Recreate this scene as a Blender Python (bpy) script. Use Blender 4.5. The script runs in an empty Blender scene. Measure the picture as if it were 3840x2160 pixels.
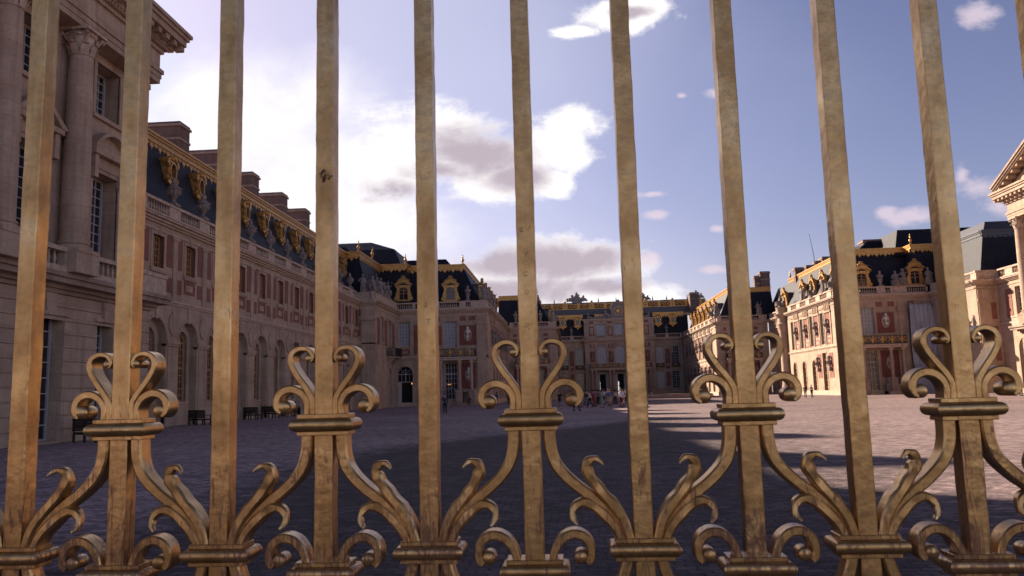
SUN_EL, SUN_AZ, SUN_E = 24.3, 45.5, 5.0
SKY_TINT = (.60, .43, .455); SKY_S = .1; CLOUD = 4.6; EXPO = 1.3
import bpy, bmesh, math, random
from mathutils import Vector, Matrix
random.seed(7)
PI = math.pi
SC = bpy.context.scene
COL = SC.collection

# ------------------------------------------------------------------ helpers
class MB:
    """collects faces (with material indices) and links them as ONE mesh object"""
    def __init__(s): s.v = []; s.f = []; s.m = []
    def add(s, vs, fs, mi=0):
        b = len(s.v); s.v += [tuple(v) for v in vs]
        for f in fs: s.f.append(tuple(b + i for i in f)); s.m.append(mi)
    def quad(s, a, b, c, d, mi=0): s.add([a, b, c, d], [(0, 1, 2, 3)], mi)
    def box(s, fr, u0, u1, z0, z1, d0, d1, mi=0):
        p = [fr(u, z, d) for d in (d0, d1) for z in (z0, z1) for u in (u0, u1)]
        s.add(p, [(0, 1, 3, 2), (4, 6, 7, 5), (0, 4, 5, 1), (2, 3, 7, 6), (0, 2, 6, 4), (1, 5, 7, 3)], mi)
    def prism(s, fr, pts, d0, d1, mi=0):
        n = len(pts)
        v = [fr(u, z, d0) for u, z in pts] + [fr(u, z, d1) for u, z in pts]
        fs = [tuple(range(n))[::-1], tuple(range(n, 2 * n))] + [(i, (i + 1) % n, n + (i + 1) % n, n + i) for i in range(n)]
        s.add(v, fs, mi)
    def lathe(s, c, prof, n=12, mi=0, sx=1.0, sy=1.0, ph=0.0):
        b = []; k = len(prof)
        for r, z in prof:
            for i in range(n):
                a = 2 * PI * i / n + ph
                b.append((c[0] + r * sx * math.cos(a), c[1] + r * sy * math.sin(a), c[2] + z))
        fs = [(j * n + i, j * n + (i + 1) % n, (j + 1) * n + (i + 1) % n, (j + 1) * n + i) for j in range(k - 1) for i in range(n)]
        fs.append(tuple(range(n))[::-1]); fs.append(tuple(range((k - 1) * n, k * n)))
        s.add(b, fs, mi)
    def ball(s, c, rx, ry=None, rz=None, n=8, mi=0):
        ry = ry or rx; rz = rz or rx; m = max(4, n // 2 + 1)
        prof = [(math.sin(PI * j / m), -math.cos(PI * j / m) * rz) for j in range(m + 1)]
        prof[0] = (.02, -rz); prof[-1] = (.02, rz)
        s.lathe(c, prof, n, mi, rx, ry)
    def tube(s, pts, rs, n=6, mi=0):
        pts = [Vector(p) for p in pts]
        if not isinstance(rs, (list, tuple)): rs = [rs] * len(pts)
        b = []
        for i, p in enumerate(pts):
            t = (pts[min(i + 1, len(pts) - 1)] - pts[max(i - 1, 0)]).normalized()
            a = t.cross(Vector((0, 0, 1)) if abs(t.z) < .9 else Vector((1, 0, 0))).normalized(); c = t.cross(a)
            for k in range(n):
                w = 2 * PI * k / n
                b.append(p + (a * math.cos(w) + c * math.sin(w)) * rs[i])
        L = len(pts)
        fs = [(j * n + i, j * n + (i + 1) % n, (j + 1) * n + (i + 1) % n, (j + 1) * n + i) for j in range(L - 1) for i in range(n)]
        fs.append(tuple(range(n))[::-1]); fs.append(tuple(range((L - 1) * n, L * n)))
        s.add(b, fs, mi)
    def mesh(s, name, mats, off=(0, 0, 0), smooth=False):
        me = bpy.data.meshes.new(name)
        me.from_pydata([(x - off[0], y - off[1], z - off[2]) for x, y, z in s.v], [], s.f)
        for m in mats: me.materials.append(m)
        me.polygons.foreach_set('material_index', s.m)
        bm = bmesh.new(); bm.from_mesh(me)
        bmesh.ops.recalc_face_normals(bm, faces=bm.faces)
        bm.to_mesh(me); bm.free()
        if smooth:
            me.polygons.foreach_set('use_smooth', [True] * len(me.polygons))
            try: me.set_sharp_from_angle(angle=math.radians(38))
            except Exception: pass
        return me
    def build(s, name, mats, parent=None, smooth=False):
        if not isinstance(mats, (list, tuple)): mats = [mats]
        off = Vector((0, 0, 0)); q = parent
        while q is not None: off += q.location; q = q.parent
        o = bpy.data.objects.new(name, s.mesh(name, mats, off, smooth)); COL.objects.link(o)
        if parent is not None: o.parent = parent
        return o

def tag(o, label=None, cat=None, group=None, kind=None):
    for k, v in (('label', label), ('category', cat), ('group', group), ('kind', kind)):
        if v: o[k] = v
    return o
def thing(name, loc, label, cat, group=None, rz=0.0):
    o = bpy.data.objects.new(name, None); COL.objects.link(o); o.empty_display_size = .2
    o.location = loc; o.rotation_euler = (0, 0, rz)
    return tag(o, label, cat, group)
def dup(o, loc=None, rz=None, label=None, parent=None):
    c = o.copy(); COL.objects.link(c); c.parent = parent
    if loc is not None: c.location = loc
    if rz is not None: c.rotation_euler = (0, 0, rz)
    if label: c['label'] = label
    for ch in o.children: dup(ch, parent=c)
    return c
def frame(ox, oy, ux, uy, nx, ny):
    return lambda u, z, d: (ox + u * ux + d * nx, oy + u * uy + d * ny, z)
def FX(X, s): return frame(X, 0, 0, 1, s, 0)      # wall at x = X, u = world y, facing s*x
def FY(Y): return frame(0, Y, 1, 0, 0, -1)        # wall at y = Y, u = world x, facing the gate
WORLD = lambda u, z, d: (u, d, z)                  # u = x, d = y

# ------------------------------------------------------------------ materials
def mat(name):
    m = bpy.data.materials.new(name); m.use_nodes = True
    nt = m.node_tree; return m, nt, nt.nodes['Principled BSDF']
def nd(nt, t, **kw):
    n = nt.nodes.new(t)
    for k, v in kw.items():
        if k.startswith('_'): setattr(n, k[1:], v)
        else: n.inputs[k.replace('__', ' ')].default_value = v
    return n
def ramp(nt, fac, stops):
    r = nt.nodes.new('ShaderNodeValToRGB'); e = r.color_ramp.elements
    while len(e) < len(stops): e.new(.5)
    for q, (p, c) in zip(e, stops): q.position = p; q.color = (c[0], c[1], c[2], 1)
    nt.links.new(fac, r.inputs['Fac']); return r
def mixc(nt, a, b, fac, mode='MIX'):
    n = nt.nodes.new('ShaderNodeMix'); n.data_type = 'RGBA'; n.blend_type = mode
    for sock, v in ((n.inputs[6], a), (n.inputs[7], b)):
        if isinstance(v, (tuple, list)): sock.default_value = (v[0], v[1], v[2], 1)
        else: nt.links.new(v, sock)
    if isinstance(fac, float): n.inputs[0].default_value = fac
    else: nt.links.new(fac, n.inputs[0])
    return n.outputs[2]
def wallcoords(nt, su=1.0, sz=1.0):
    """world position unrolled on axis-aligned walls: (x + y, z)"""
    g = nt.nodes.new('ShaderNodeNewGeometry'); s = nt.nodes.new('ShaderNodeSeparateXYZ'); nt.links.new(g.outputs['Position'], s.inputs[0])
    a = nt.nodes.new('ShaderNodeMath'); a.operation = 'ADD'; nt.links.new(s.outputs[0], a.inputs[0]); nt.links.new(s.outputs[1], a.inputs[1])
    c = nt.nodes.new('ShaderNodeCombineXYZ'); nt.links.new(a.outputs[0], c.inputs[0]); nt.links.new(s.outputs[2], c.inputs[1])
    return g.outputs['Position'], c.outputs[0]

def stone_mat(name, c1, c2, dark, bw=1.9, bh=.62, joint=.62):
    m, nt, b = mat(name); pos, uv = wallcoords(nt)
    n1 = nd(nt, 'ShaderNodeTexNoise', Scale=.55, Detail=8., Roughness=.65); nt.links.new(pos, n1.inputs['Vector'])
    n2 = nd(nt, 'ShaderNodeTexNoise', Scale=9., Detail=6., Roughness=.7); nt.links.new(pos, n2.inputs['Vector'])
    br = nd(nt, 'ShaderNodeTexBrick', Scale=1., Mortar__Size=.011, Mortar__Smooth=.5, Brick__Width=bw, Row__Height=bh)
    br.inputs['Color1'].default_value = (*c1, 1); br.inputs['Color2'].default_value = (*c2, 1)
    br.inputs['Mortar'].default_value = tuple(x * joint for x in c1) + (1,)
    nt.links.new(uv, br.inputs['Vector'])
    r1 = ramp(nt, n1.outputs[0], [(.35, dark), (.62, (1, 1, 1))])
    r2 = ramp(nt, n2.outputs[0], [(.3, (.72, .72, .72)), (.7, (1.08, 1.05, 1.02))])
    c = mixc(nt, br.outputs['Color'], r1.outputs[0], .75, 'MULTIPLY'); c = mixc(nt, c, r2.outputs[0], .8, 'MULTIPLY')
    # rain streaks: noise stretched along z
    mp = nd(nt, 'ShaderNodeMapping'); mp.inputs['Scale'].default_value = (1.6, .12, 1.); nt.links.new(uv, mp.inputs[0])
    n3 = nd(nt, 'ShaderNodeTexNoise', Scale=1.5, Detail=5.); nt.links.new(mp.outputs[0], n3.inputs['Vector'])
    r3 = ramp(nt, n3.outputs[0], [(.5, (1, 1, 1)), (.75, (.55, .51, .49))])
    c = mixc(nt, c, r3.outputs[0], .7, 'MULTIPLY')
    nt.links.new(c, b.inputs['Base Color']); b.inputs['Roughness'].default_value = .85
    bp = nd(nt, 'ShaderNodeBump', Strength=.35, Distance=.03); nt.links.new(n2.outputs[0], bp.inputs['Height']); nt.links.new(bp.outputs[0], b.inputs['Normal'])
    return m
def plain_mat(name, c, rough=.6, metal=0., var=.25, scale=6., bump=.2, spec=.5):
    m, nt, b = mat(name)
    g = nt.nodes.new('ShaderNodeNewGeometry')
    n = nd(nt, 'ShaderNodeTexNoise', Scale=scale, Detail=6., Roughness=.65); nt.links.new(g.outputs['Position'], n.inputs['Vector'])
    r = ramp(nt, n.outputs[0], [(.3, tuple(x * (1 - var) for x in c)), (.7, tuple(min(1, x * (1 + var * .7)) for x in c))])
    nt.links.new(r.outputs[0], b.inputs['Base Color'])
    b.inputs['Roughness'].default_value = rough; b.inputs['Metallic'].default_value = metal; b.inputs['Specular IOR Level'].default_value = spec
    if bump:
        bp = nd(nt, 'ShaderNodeBump', Strength=bump, Distance=.04); nt.links.new(n.outputs[0], bp.inputs['Height']); nt.links.new(bp.outputs[0], b.inputs['Normal'])
    return m

M = {}
M['stone'] = stone_mat('pale limestone', (.53, .39, .285), (.47, .34, .25), (.7, .64, .6))
M['stone2'] = stone_mat('grey limestone', (.43, .315, .25), (.37, .27, .215), (.6, .56, .54))
M['plain'] = plain_mat('carved limestone', (.5, .365, .28), .85, var=.35, scale=3.)
M['statue'] = plain_mat('weathered statue stone', (.25, .205, .18), .85, var=.45, scale=4.)
M['marble'] = plain_mat('white marble', (.62, .58, .54), .5, var=.2, scale=4.)
M['colmarble'] = plain_mat('pink veined marble', (.36, .24, .2), .45, var=.4, scale=3.)
M['brickpink'] = stone_mat('brick', (.28, .112, .08), (.22, .09, .065), (.7, .66, .66), .24, .075, 1.35)
M['brickred'] = plain_mat('red painted panel', (.2, .065, .05), .8, var=.3, scale=2.5)
M['chimney'] = stone_mat('chimney brick', (.2, .125, .105), (.16, .095, .08), (.6, .6, .6), .3, .1, 1.2)
def slate():
    m, nt, b = mat('slate'); pos, uv = wallcoords(nt)
    br = nd(nt, 'ShaderNodeTexBrick', Scale=1., Mortar__Size=.01, Brick__Width=.35, Row__Height=.22)
    br.inputs['Color1'].default_value = (.017, .015, .026, 1); br.inputs['Color2'].default_value = (.009, .01, .017, 1); br.inputs['Mortar'].default_value = (.004, .005, .008, 1)
    nt.links.new(uv, br.inputs['Vector'])
    n = nd(nt, 'ShaderNodeTexNoise', Scale=.6, Detail=7.); nt.links.new(pos, n.inputs['Vector'])
    r = ramp(nt, n.outputs[0], [(.3, (.6, .6, .62)), (.7, (1.4, 1.35, 1.35))])
    c = mixc(nt, br.outputs['Color'], r.outputs[0], .8, 'MULTIPLY')
    nt.links.new(c, b.inputs['Base Color']); b.inputs['Roughness'].default_value = .6; b.inputs['Specular IOR Level'].default_value = .3
    bp = nd(nt, 'ShaderNodeBump', Strength=.4, Distance=.03); nt.links.new(br.outputs['Fac'], bp.inputs['Height']); nt.links.new(bp.outputs[0], b.inputs['Normal'])
    return m
M['slate'] = slate()
M['lead'] = plain_mat('lead sheet', (.065, .065, .08), .5, var=.3, scale=2.)
M['gold'] = plain_mat('gilding', (.54, .295, .09), .42, .6, var=.45, scale=5., bump=.6)
M['iron'] = plain_mat('black ironwork', (.018, .015, .014), .5, var=.3)
M['frame_white'] = plain_mat('grey white paint', (.42, .39, .38), .6, var=.1, bump=0)
M['frame_ochre'] = plain_mat('ochre painted wood', (.4, .21, .085), .6, var=.15, bump=0)
def glass():
    m, nt, b = mat('window glass')
    g = nt.nodes.new('ShaderNodeNewGeometry')
    n = nd(nt, 'ShaderNodeTexNoise', Scale=2.2, Detail=3.); nt.links.new(g.outputs['Position'], n.inputs['Vector'])
    r = ramp(nt, n.outputs[0], [(.3, (.008, .008, .011)), (.7, (.035, .036, .045))]); nt.links.new(r.outputs[0], b.inputs['Base Color'])
    b.inputs['Roughness'].default_value = .06; b.inputs['Specular IOR Level'].default_value = .6
    bp = nd(nt, 'ShaderNodeBump', Strength=.05, Distance=.1); nt.links.new(n.outputs[0], bp.inputs['Height']); nt.links.new(bp.outputs[0], b.inputs['Normal'])
    return m
M['glass'] = glass()
M['curtain'] = plain_mat('pale curtain behind glass', (.3, .3, .33), .25, var=.25, scale=3., bump=0)
M['dark'] = plain_mat('dark interior', (.006, .005, .005), .9, bump=0)
def lampmat(name, c, s):
    m, nt, b = mat(name); b.inputs['Emission Color'].default_value = (*c, 1); b.inputs['Emission Strength'].default_value = s
    b.inputs['Base Color'].default_value = (*c, 1); return m
M['lamp'] = lampmat('lit lamp', (1., .4, .13), .5)
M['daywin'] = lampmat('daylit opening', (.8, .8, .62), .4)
def sheet():
    m, nt, b = mat('scaffold sheeting'); pos, uv = wallcoords(nt)
    n = nd(nt, 'ShaderNodeTexNoise', Scale=.8, Detail=5.); nt.links.new(pos, n.inputs['Vector'])
    r = ramp(nt, n.outputs[0], [(.3, (.3, .3, .36)), (.7, (.42, .42, .48))]); nt.links.new(r.outputs[0], b.inputs['Base Color']); b.inputs['Roughness'].default_value = .7
    return m
M['sheet'] = sheet()

def fence_gold():
    m, nt, b = mat('old hammered gilding')
    g = nt.nodes.new('ShaderNodeNewGeometry'); P = g.outputs['Position']
    big = nd(nt, 'ShaderNodeTexNoise', Scale=9., Detail=6., Roughness=.6); nt.links.new(P, big.inputs['Vector'])
    fine = nd(nt, 'ShaderNodeTexNoise', Scale=95., Detail=6., Roughness=.6); nt.links.new(P, fine.inputs['Vector'])
    ham = nd(nt, 'ShaderNodeTexNoise', Scale=42., Detail=2., Roughness=.5); nt.links.new(P, ham.inputs['Vector'])
    mp = nd(nt, 'ShaderNodeMapping'); mp.inputs['Scale'].default_value = (70, 70, 11); nt.links.new(P, mp.inputs[0])
    scr = nd(nt, 'ShaderNodeTexNoise', Scale=1., Detail=7., Roughness=.75, Distortion=1.6); nt.links.new(mp.outputs[0], scr.inputs['Vector'])
    base = ramp(nt, big.outputs[0], [(.28, (.5, .285, .105)), (.5, (.66, .405, .16)), (.74, (.78, .52, .235))])
    f2 = ramp(nt, fine.outputs[0], [(.3, (.84, .8, .77)), (.6, (1.05, 1.05, 1.04))])
    c = mixc(nt, base.outputs[0], f2.outputs[0], .7, 'MULTIPLY')
    mp2 = nd(nt, 'ShaderNodeMapping'); mp2.inputs['Scale'].default_value = (26, 26, 5); nt.links.new(P, mp2.inputs[0])
    blot = nd(nt, 'ShaderNodeTexNoise', Scale=1., Detail=5., Roughness=.6, Distortion=.6); nt.links.new(mp2.outputs[0], blot.inputs['Vector'])
    rb = ramp(nt, blot.outputs[0], [(.34, (.62, .55, .48)), (.58, (1.04, 1.03, 1.02))])
    c = mixc(nt, c, rb.outputs[0], .5, 'MULTIPLY')
    # worn reddish bole showing through, more on the lower half, with warm ground reflection painted in
    sep = nt.nodes.new('ShaderNodeSeparateXYZ'); nt.links.new(P, sep.inputs[0])
    mr = nd(nt, 'ShaderNodeMapRange'); mr.inputs[1].default_value = 1.72; mr.inputs[2].default_value = 1.44; mr.inputs[3].default_value = 0.; mr.inputs[4].default_value = .17; nt.links.new(sep.outputs[2], mr.inputs[0])
    ad = nd(nt, 'ShaderNodeMath', _operation='ADD'); nt.links.new(scr.outputs[0], ad.inputs[0]); nt.links.new(mr.outputs[0], ad.inputs[1])
    a2 = nd(nt, 'ShaderNodeMath', _operation='MULTIPLY_ADD'); nt.links.new(big.outputs[0], a2.inputs[0]); a2.inputs[1].default_value = .5; nt.links.new(ad.outputs[0], a2.inputs[2])
    wear_reflect = ramp(nt, a2.outputs[0], [(.9, (0, 0, 0)), (1.0, (.85, .85, .85))])
    c = mixc(nt, c, (.22, .09, .05), wear_reflect.outputs[0])
    # one dark worn patch high on a bar
    dv = nd(nt, 'ShaderNodeVectorMath', _operation='DISTANCE'); nt.links.new(P, dv.inputs[0]); dv.inputs[1].default_value = (-.432, 1.4, 2.105)
    pm = nd(nt, 'ShaderNodeMapRange'); pm.inputs[1].default_value = .02; pm.inputs[2].default_value = .008; pm.inputs[3].default_value = 0.; pm.inputs[4].default_value = .34; nt.links.new(dv.outputs['Value'], pm.inputs[0])
    pa = nd(nt, 'ShaderNodeMath', _operation='ADD'); nt.links.new(pm.outputs[0], pa.inputs[0]); nt.links.new(fine.outputs[0], pa.inputs[1])
    pr = ramp(nt, pa.outputs[0], [(.74, (0, 0, 0)), (.86, (1, 1, 1))])
    c = mixc(nt, c, (.07, .022, .014), pr.outputs[0])
    # fine cracks in the leaf
    vd = nd(nt, 'ShaderNodeVectorMath', _operation='ADD'); nt.links.new(P, vd.inputs[0])
    vs_ = nd(nt, 'ShaderNodeVectorMath', _operation='SCALE'); nt.links.new(fine.outputs['Color'], vs_.inputs[0]); vs_.inputs['Scale'].default_value = .012; nt.links.new(vs_.outputs[0], vd.inputs[1])
    vo = nt.nodes.new('ShaderNodeTexVoronoi'); vo.feature = 'DISTANCE_TO_EDGE'; vo.inputs['Scale'].default_value = 58.; nt.links.new(vd.outputs[0], vo.inputs['Vector'])
    ck_ = ramp(nt, vo.outputs['Distance'], [(.0, (1, 1, 1)), (.035, (0, 0, 0))]); gt = ramp(nt, blot.outputs[0], [(.36, (.9, .9, .9)), (.46, (0, 0, 0))])
    cm_ = nd(nt, 'ShaderNodeMath', _operation='MULTIPLY'); nt.links.new(ck_.outputs[0], cm_.inputs[0]); nt.links.new(gt.outputs[0], cm_.inputs[1])
    cw_ = nd(nt, 'ShaderNodeMath', _operation='MULTIPLY'); nt.links.new(cm_.outputs[0], cw_.inputs[0]); cw_.inputs[1].default_value = .3
    c = mixc(nt, c, (.3, .16, .07), cw_.outputs[0])
    nt.links.new(c, b.inputs['Base Color'])
    inv = ramp(nt, wear_reflect.outputs[0], [(0., (.9, .9, .9)), (1., (.3, .3, .3))]); nt.links.new(inv.outputs[0], b.inputs['Metallic'])
    rr = ramp(nt, big.outputs[0], [(.3, (.42, .42, .42)), (.7, (.27, .27, .27))]); nt.links.new(rr.outputs[0], b.inputs['Roughness'])
    b1 = nd(nt, 'ShaderNodeBump', Strength=.28, Distance=.004); nt.links.new(ham.outputs[0], b1.inputs['Height'])
    b2 = nd(nt, 'ShaderNodeBump', Strength=.2, Distance=.001); nt.links.new(fine.outputs[0], b2.inputs['Height']); nt.links.new(b1.outputs[0], b2.inputs['Normal'])
    nt.links.new(b2.outputs[0], b.inputs['Normal'])
    return m
M['fence'] = fence_gold()

# ------------------------------------------------------------------ wall and window builders
class Op:
    def __init__(s, u0, u1, z0, z1, arch=False, depth=.4): s.u0, s.u1, s.z0, s.z1, s.arch, s.depth = u0, u1, z0, z1, arch, depth
def arc_pts(o, n=10):
    r = (o.u1 - o.u0) / 2; c = (o.u0 + o.u1) / 2; zs = o.z1 - r
    return [(c - r * math.cos(PI * i / n), zs + r * math.sin(PI * i / n)) for i in range(n + 1)]
def wall(mb, fr, u0, u1, z0, z1, ops=(), mi=0, rmi=None, d=0.0):
    rmi = mi if rmi is None else rmi
    ops = [o for o in ops if o.u1 > u0 and o.u0 < u1 and o.z1 > z0 and o.z0 < z1]
    us = sorted({u0, u1} | {min(max(x, u0), u1) for o in ops for x in (o.u0, o.u1)})
    zs = sorted({z0, z1} | {min(max(x, z0), z1) for o in ops for x in (o.z0, o.z1)})
    for a, b in zip(us, us[1:]):
        for c, e in zip(zs, zs[1:]):
            um, zm = (a + b) / 2, (c + e) / 2
            if any(o.u0 < um < o.u1 and o.z0 < zm < o.z1 for o in ops): continue
            mb.quad(fr(a, c, d), fr(b, c, d), fr(b, e, d), fr(a, e, d), mi)
    for o in ops:
        if o.arch:
            A = arc_pts(o)
            for p, q in zip(A, A[1:]): mb.quad(fr(p[0], p[1], d), fr(q[0], q[1], d), fr(q[0], o.z1, d), fr(p[0], o.z1, d), mi)
            path = [(o.u0, o.z0)] + A + [(o.u1, o.z0)]
        else: path = [(o.u0, o.z0), (o.u0, o.z1), (o.u1, o.z1), (o.u1, o.z0)]
        if o.z0 > z0 + .01: path = path + [path[0]]
        for p, q in zip(path, path[1:]): mb.quad(fr(p[0], p[1], d), fr(q[0], q[1], d), fr(q[0], q[1], d - o.depth), fr(p[0], p[1], d - o.depth), rmi)
def courses(mb, fr, u0, u1, z0, z1, ops, h=.62, g=.05, mi=0, d=.0):
    """rusticated stone: proud courses with sunk joints"""
    n = max(1, round((z1 - z0) / h)); h = (z1 - z0) / n
    wall(mb, fr, u0, u1, z0, z1, ops, mi, d=d - .07)
    for i in range(n):
        a, b = z0 + i * h + g / 2, z0 + (i + 1) * h - g / 2
        cut = sorted([(o.u0, o.u1) for o in ops if o.z0 < (a + b) / 2 < o.z1])
        x = u0
        for p, q in cut + [(u1, u1)]:
            if p > x: mb.box(fr, x, min(p, u1), a, b, d - .069, d, mi)
            x = max(x, q)
def window(root, fr, o, nx=2, nz=6, depth=.3, fmat='frame_white', pane='glass', bar=.05, st=.09, transom=None, leaves=True, door=False):
    """window part (stiles, rails, glazing bars) with its pane as a sub-part"""
    mb = MB(); d = -depth; c = (o.u0 + o.u1) / 2; w = o.u1 - o.u0
    zt = o.z1 - w / 2 if o.arch else o.z1
    mb.box(fr, o.u0, o.u0 + st, o.z0, zt, d - .05, d + .05); mb.box(fr, o.u1 - st, o.u1, o.z0, zt, d - .05, d + .05)
    mb.box(fr, o.u0 + st, o.u1 - st, o.z0, o.z0 + st, d - .05, d + .05)
    if o.arch:
        A = arc_pts(o); r = w / 2; k = (r - st) / r
        for p, q in zip(A, A[1:]):
            pi_, qi = (c + (p[0] - c) * k, zt + (p[1] - zt) * k), (c + (q[0] - c) * k, zt + (q[1] - zt) * k)
            mb.prism(fr, [p, q, qi, pi_], d - .05, d + .05)
        mb.box(fr, o.u0 + st, o.u1 - st, zt - st / 2, zt + st / 2, d - .045, d + .045)
        for a in (.25, .5, .75):
            ca, sa = math.cos(PI * a), math.sin(PI * a); e = bar / 2
            mb.prism(fr, [(c - sa * e, zt + ca * e), (c + sa * e, zt - ca * e), (c + sa * e + ca * (r - st), zt - ca * e + sa * (r - st)), (c - sa * e + ca * (r - st), zt + ca * e + sa * (r - st))], d - .03, d + .03)
        for kk in (.55,):
            for p, q in zip(A, A[1:]):
                f = lambda t, s: (c + (t[0] - c) * s, zt + (t[1] - zt) * s)
                mb.prism(fr, [f(p, kk), f(q, kk), f(q, kk - .05), f(p, kk - .05)], d - .028, d + .028)
    else: mb.box(fr, o.u0 + st, o.u1 - st, zt - st, zt, d - .05, d + .05)
    if leaves: mb.box(fr, c - st * .6, c + st * .6, o.z0 + st, zt - (st if not o.arch else st / 2), d - .048, d + .06)
    if transom: mb.box(fr, o.u0 + st, o.u1 - st, transom - .07, transom + .07, d - .05, d + .055)
    halves = [(o.u0 + st, c - st * .6), (c + st * .6, o.u1 - st)] if leaves else [(o.u0 + st, o.u1 - st)]
    n2 = max(1, nx // len(halves))
    for a, b in halves:
        for i in range(1, n2):
            x = a + (b - a) * i / n2; mb.box(fr, x - bar / 2, x + bar / 2, o.z0 + st, zt - st, d - .03, d + .03)
        for j in range(1, nz):
            z = o.z0 + (zt - o.z0) * j / nz; mb.box(fr, a, b, z - bar / 2, z + bar / 2, d - .032, d + .032)
    wo = mb.build('door' if door else 'window', M[fmat], root)
    pm = MB()
    pts = [(o.u0, o.z0)] + (arc_pts(o) if o.arch else [(o.u0, o.z1), (o.u1, o.z1)]) + [(o.u1, o.z0)]
    pm.prism(fr, pts, d - .06, d - .035)
    pm.build('pane', M[pane], wo)
    return wo
def surround(mb, fr, o, w=.25, d=.06, mi=0, sill=True):
    zt = o.z1 - (o.u1 - o.u0) / 2 if o.arch else o.z1
    mb.box(fr, o.u0 - w, o.u0, o.z0, zt, -.05, d, mi); mb.box(fr, o.u1, o.u1 + w, o.z0, zt, -.05, d, mi)
    if o.arch:
        A = arc_pts(o); c = (o.u0 + o.u1) / 2; r = (o.u1 - o.u0) / 2; k = (r + w) / r
        for p, q in zip(A, A[1:]):
            mb.prism(fr, [p, q, (c + (q[0] - c) * k, zt + (q[1] - zt) * k), (c + (p[0] - c) * k, zt + (p[1] - zt) * k)], -.05, d, mi)
    else: mb.box(fr, o.u0 - w, o.u1 + w, o.z1, o.z1 + w, -.05, d, mi)
    if sill: mb.box(fr, o.u0 - w - .06, o.u1 + w + .06, o.z0 - .2, o.z0, -.05, d + .1, mi)
def cornice(mb, fr, u0, u1, steps, e0=0, e1=0, mi=0):
    """steps (z0, z1, projection); e0/e1 = 1 wraps the moulding round a free end"""
    for z0, z1, p in steps: mb.box(fr, u0 - e0 * p, u1 + e1 * p, z0, z1, -.3, p, mi)
CORN = [(13.3, 13.42, .1), (13.78, 13.92, .18), (13.92, 14.08, .36), (14.08, 14.22, .58), (14.22, 14.34, .66)]
STRING = [(8.42, 8.56, .1), (8.56, 8.72, .2)]
BAL = [(.06, 0), (.09, .06), (.042, .16), (.088, .32), (.08, .44), (.036, .66), (.05, .74), (.08, .8)]
def balustrade(root, fr, u0, u1, z0, z1, solid, d0=-.42, d1=-.02, step=.36, blind=()):
    """plinth, rail, solid piers and turned balusters"""
    mb = MB(); ph, rh = .24, .2
    mb.box(fr, u0, u1, z0, z0 + ph, d0, d1); mb.box(fr, u0, u1, z1 - rh, z1, d0 - .05, d1 + .05)
    for a, b in solid: mb.box(fr, a, b, z0 + ph, z1 - rh, d0 + .02, d1 - .02)
    k = (z1 - z0 - ph - rh) / .8; pro = [(r, z * k) for r, z in BAL]
    x = u0 + step / 2
    while x < u1:
        if not any(a - .08 < x < b + .08 for a, b in solid):
            p = fr(x, z0 + ph, (d0 + d1) / 2); mb.lathe(p, pro, 6)
        x += step
    return mb.build('balustrade', M['plain'], root)
def gold_band(root, fr, u0, u1, z, e0=0, e1=0, mname='gold', step=.62, name='gilded_cornice'):
    """roof-edge moulding with a hanging fringe, top at z"""
    mb = MB()
    for a, b, p in ((z - .16, z, .34), (z - .34, z - .16, .24), (z - .62, z - .34, .14), (z - .72, z - .62, .2)):
        mb.box(fr, u0 - e0 * p, u1 + e1 * p, a, b, -.2, p)
    n = max(1, int((u1 - u0) / step)); s = (u1 - u0) / n
    for i in range(n):
        u = u0 + (i + .5) * s; L = .62 if i % 2 == 0 else .4
        mb.prism(fr, [(u - s * .47, z - .72), (u - s * .36, z - .72 - L * .55), (u - s * .12, z - .72 - L * .62), (u, z - .72 - L), (u + s * .12, z - .72 - L * .62), (u + s * .36, z - .72 - L * .55), (u + s * .47, z - .72)], .02, .11)
    return mb.build(name, M[mname], root)
FIN = [(.16, 0), (.2, .1), (.08, .22), (.16, .4), (.26, .62), (.22, .8), (.07, .95), (.13, 1.08), (.15, 1.2), (.05, 1.38), (.08, 1.5), (.02, 1.7)]
def finial(root, p, s=1.0, m='gold'):
    mb = MB(); mb.lathe(p, [(r * s, z * s) for r, z in FIN], 8); return mb.build('finial', M[m], root, True)
def frustum(mb, a, za, b, zb, mi=0, cap=True):
    """a,b = (x0,x1,y0,y1)"""
    f = lambda r, z: [(r[0], r[2], z), (r[1], r[2], z), (r[1], r[3], z), (r[0], r[3], z)]
    v = f(a, za) + f(b, zb)
    fs = [(0, 1, 5, 4), (1, 2, 6, 5), (2, 3, 7, 6), (3, 0, 4, 7)] + ([(4, 5, 6, 7), (3, 2, 1, 0)] if cap else [])
    mb.add(v, fs, mi)
def chimney(root, x0, x1, y0, y1, z0, z1, name='chimney', m='chimney'):
    mb = MB(); fr = lambda u, z, d: (u, d, z)
    mb.box(fr, x0, x1, z0, z1 - .45, y0, y1); mb.box(fr, x0 - .08, x1 + .08, z1 - 1.75, z1 - 1.55, y0 - .08, y1 + .08, 1)
    mb.box(fr, x0 - .14, x1 + .14, z1 - .45, z1 - .22, y0 - .14, y1 + .14, 1); mb.box(fr, x0 - .03, x1 + .03, z1 - .22, z1, y0 - .03, y1 + .03, 0)
    return mb.build(name, [M[m], M['stone2']], root)
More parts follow.
